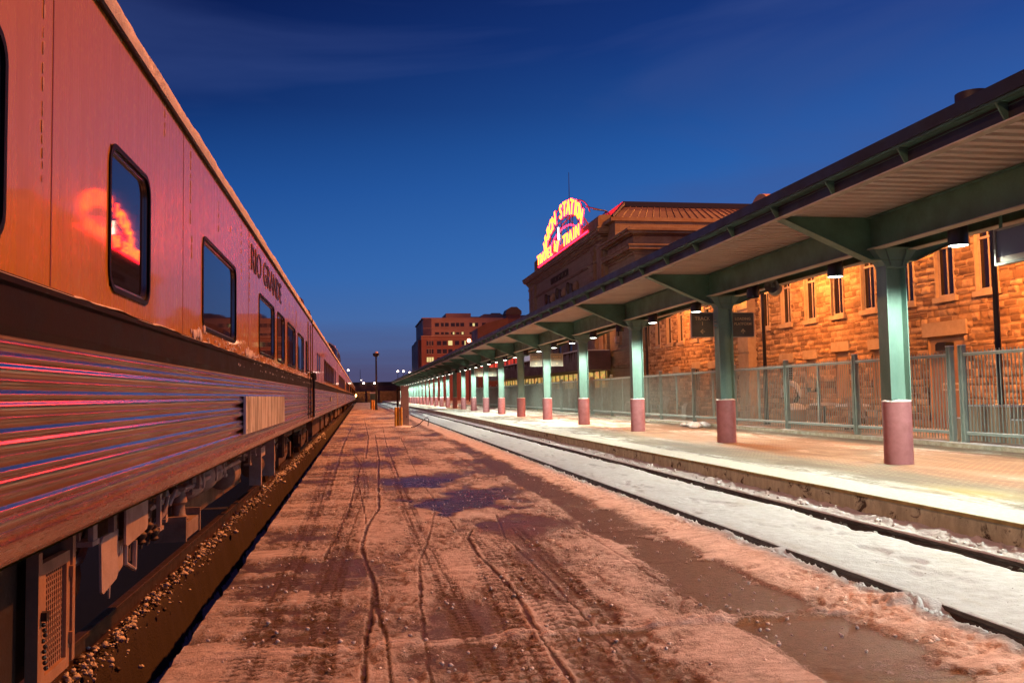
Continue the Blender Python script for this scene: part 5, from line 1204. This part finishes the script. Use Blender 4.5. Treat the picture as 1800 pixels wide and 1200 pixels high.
mb = MB(); mb.box(21.6, 28.0, 224, 235, 21.1, 22.4).box(28.0, 30.6, 226, 236, 21.1, 21.7).ext([(30.6, 21.1), (30.8, 21.9), (31.6, 22.3), (36.4, 22.3), (36.4, 21.1)], 225, 240).box(33.6, 36.0, 225.5, 235, 22.3, 22.6).box(36.4, 44, 226, 240, 21.1, 22.1); Ob(mb.build('penthouse', MT['office_upper'], ob))
M_ow = mat('office_glass', (.03, .02, .022), .25); M_owl = mat('office_lit', (.1, .1, .05), .4, emis=(.9, .75, .30), estr=.9)
def ow(x, z, w, h, y=219.97, lit=False, mull=False):
    mb = MB(); mb.box(x, x + w, y - .02, y, z, z + h); mb.mi(1); mb.box(x - .03, x + w + .03, y - .10, y, z - .12, z - .002).box(x - .03, x + w + .03, y - .06, y, z + h + .002, z + h + .10)
    if mull:
        for q in (.33, .66): mb.box(x + w * q - .07, x + w * q + .07, y - .05, y - .021, z, z + h)
    Ob(mb.build('window', [M_owl if lit else M_ow, MT['office_trim']], ob))
for r_, z in enumerate((14.0, 11.95, 9.9, 7.8)):
    for c_, x in enumerate((16.3, 18.9, 20.3, 21.7, 23.4, 25.1, 27.0, 29.0, 31, 33, 35, 37)):
        w = 1.7 if c_ == 0 else 1.05
        ow(x, z, w, 1.15, lit=(r_ == 0 and c_ in (3,)) or (r_ == 2 and c_ == 0), mull=c_ == 0)
        if r_ == 0 and c_ == 5: ow(x + .72, z, .3, 1.15, 219.95, True)
for x, w in ((17.6 + .9, 1.0), (20.0, .7), (21.0, .95), (22.5, 1.0), (23.8, .8), (24.9, .95), (27.2, 2.2), (30.4, 1.0), (33, 1), (35, 1)): ow(x, 18.75, w, .95, 220.58, False)
ow(28.0, 18.85, .55, .7, 220.56, True)
for x, w in ((18.5, 1.0), (20.0, .7), (21.0, .95), (22.5, 1.0), (23.8, .8), (24.9, .95), (27.2, 2.2)): ow(x, 16.75, w, .6, 220.58, False)
ow(22.95, 16.75, .4, .6, 220.55, True); ow(25.2, 16.75, .45, .6, 220.55, True)
# ---------------- viaduct, street lamps, underpass
vd = empty('road_viaduct', (0, 262, 0), 'dark road viaduct crossing beyond the end of the train', 'bridge')
mb = MB(); mb.box(-60, 90, 260, 272, 4.6, 5.75); o = mb.build('deck', mat('viaduct_dark', rough=.8, fn=weather((.08, .035, .03), .3, .3)), vd); o.location = (0, -262, 0)
mb = MB(); mb.box(-60, 90, 259.6, 260, 3.1, 4.55); mb.box(-60, 90, 259.5, 259.6, 4.55, 4.7); o = mb.build('girder', mat('viaduct_red', rough=.7, fn=weather((.22, .07, .05), .3, .4)), vd); o.location = (0, -262, 0)
for x in (-12, 1.6, 3.2, 5.2, 20, 34): mb = MB(); mb.box(x - .35, x + .35, 261, 262, -.5, 3.1); o = mb.build('pier', MT['viaduct_red'], vd); o.location = (0, -262, 0)
mb = MB(); mb.box(-40, 60, 285, 286, -.5, 3.3); tag(mb.build('far_wall', mat('far_wall_warm', rough=.8, fn=weather((.30, .16, .09), .6, .8))), 'warmly lit wall beyond the viaduct arches', 'wall')
def street_lamp(x, y, z, zg, label, grp='street lamps on and beyond the viaduct', power=0, r=.30, m=M_farlens):
    t = empty('street_lamp', (x, y, zg), label, 'street lamp', grp)
    mb = MB(); mb.tube([(0, 0, 0), (0, 0, z - zg)], [.10, .06], 6); mb.build('pole', M_black, t)
    mb = MB(); mb.ball((0, 0, z - zg), r, 10, 7, (1, 1, .9)); mb.build('lamp_head', m, t, True)
for x, z, lb in ((-3.5, 9.3, 'white street lamp on the viaduct nearest the train end'), (10.8, 8.8, 'left of the paired white street lamps by the canopy tip'), (12.45, 8.8, 'right of the paired white street lamps by the canopy tip'), (14.3, 8.4, 'white street lamp half hidden by the canopy roof edge')):
    street_lamp(x, 261, z, 5.7, lb)
street_lamp(.84, 259, 5.45, 4.7, 'low orange lamp on the viaduct parapet near the train', r=.3); street_lamp(4.0, 259, 5.4, 4.7, 'low orange lamp on the viaduct parapet behind the lamp post', r=.3)
t = tag(MB().tube([(-.1, 262, 5.7), (-.1, 262, 9.5)], [.09, .05], 6).build('utility_pole', M_black), 'unlit thin pole standing on the viaduct', 'pole')
for i, (x, y, z) in enumerate(((-1.6, 276, 1.9), (-2.6, 282, 2.6), (.2, 290, 6.9))): street_lamp(x, y, z, -.4, ('orange lamp glowing under the viaduct', 'smaller orange lamp deep under the viaduct', 'distant tiny lamp above the viaduct')[i], r=(.45, .22, .14)[i], m=mat('orange_far', (1, .6, .3), emis=(1, .42, .12), estr=10) if i < 2 else M_farlens)
l = bpy.data.lights.new('sodium', 'POINT'); l.energy = 3500; l.color = (1, .40, .12); l.shadow_soft_size = .4; o = bpy.data.objects.new('underpass_bulb', l); S.collection.objects.link(o); o.location = (-1.6, 275, 2.2)
# double sodium lamp above the canopy line
t = empty('twin_street_lamp', (20.8, 170, 0), 'twin red-orange street lamp glowing before the office block', 'street lamp'); mb = MB(); mb.tube([(0, 0, 0), (0, 0, 12)], .1, 6).tube([(0, 0, 12), (.9, 0, 11.9)], .06, 5); mb.build('pole', M_black, t)
for x, r in ((0, .36), (.75, .22)): mb = MB(); mb.ball((x, -.1, 12.05 - x * .3), r, 10, 7); mb.build('lamp_head', mat('orange_far2', (1, .6, .3), emis=(1, .45, .25), estr=14), t, True)
# ---------------- things standing on the low platform
t = empty('platform_lamp_post', (1.56, 90, PZ), 'tall slim black lamp post far down the snowy platform', 'lamp post', )
mb = MB(); mb.tube([(0, 0, 0), (0, 0, .3), (0, 0, 5.4)], [.16, .10, .085], 8); mb.build('pole', M_black, t, True); mb = MB(); mb.lathe((0, 0, 5.35), [(.10, 0), (.30, .12), (.33, .35), (.28, .38)], 12); mb.build('lamp_hood', M_black, t, True)
mb = MB(); mb.ball((.03, -.02, 5.72), .20, 10, 7); mb.build('globe', mat('globe_grey', (.5, .42, .42), .3), t, True)
t = empty('control_box', (1.88, 39.3, PZ), 'tall brown metal control cabinet standing on the snowy platform', 'cabinet')
mb = MB(); mb.box(-.13, .21, -.15, .15, 0, 1.80).box(-.15, .23, -.17, .17, 1.80, 1.83); mb.build('body', mat('cabinet_brown', rough=.5, fn=weather((.33, .22, .19), .25, 3)), t)
mb = MB(); mb.box(.10, .13, -.165, -.151, .42, .50).box(-.10, .18, -.156, -.151, .10, .11); mb.build('latch', M_black, t)
tag(MB().tube([(1.62, 39.6, PZ), (1.62, 39.6, 1.95)], .045, 8).box(1.6, 1.78, 39.55, 39.65, 1.80, 1.86).build('steel_pole', M_belt), 'thin dark pole behind the yellow bollards', 'pole')
for i, x in enumerate((1.50, 1.62, 1.74)):
    o = MB().lathe((0, 0, 0), [(.055, 0), (.055, .86), (.03, .90)], 12).build('bollard', M_yellow, None, True, (x, 38.9 + .05 * (i % 2), PZ)); tag(o, ('left', 'middle', 'right')[i] + ' one of three yellow bollards beside the control cabinet', 'bollard', 'yellow bollards by the cabinet')
tag(MB().tube([(2.02, 39.0, PZ + .02), (2.3, 38.6, PZ + .04), (2.55, 38.9, PZ + .16), (2.80, 39.4, PZ + .36), (2.92, 39.5, PZ + .40), (2.98, 39.4, PZ + .30), (2.9, 38.9, PZ + .06)], .018, 6).build('hose', M_belt, None, True), 'thin dark hose looping over the snow by the cabinet', 'hose')
tag(MB().lathe((0, 0, 0), [(.5, .0), (.42, .07), (.1, .10)], 14).build('snow_mound', M_snow, None, True, (1.8, 39.1, PZ)), kind='stuff')
for i, (x, y) in enumerate(((1.15, 92), (1.35, 92.4))): tag(MB().lathe((0, 0, 0), [(.09, 0), (.09, .95), (.05, 1.02)], 10).build('bollard', M_yellow, None, True, (x, y, PZ)), ('nearer', 'farther')[i] + ' of two tiny yellow bollards at the foot of the distant lamp post', 'bollard', 'yellow bollards by the lamp post')
t = empty('green_kiosk', (1.15, 99, PZ), 'small green kiosk beside the distant lamp post', 'kiosk'); mb = MB(); mb.box(-.1, .5, 0, 1.2, 0, 1.7); mb.build('body', M_green, t); mb = MB(); mb.box(-.15, .55, -.05, 1.25, 1.7, 1.85); mb.build('roof', M_snow, t)
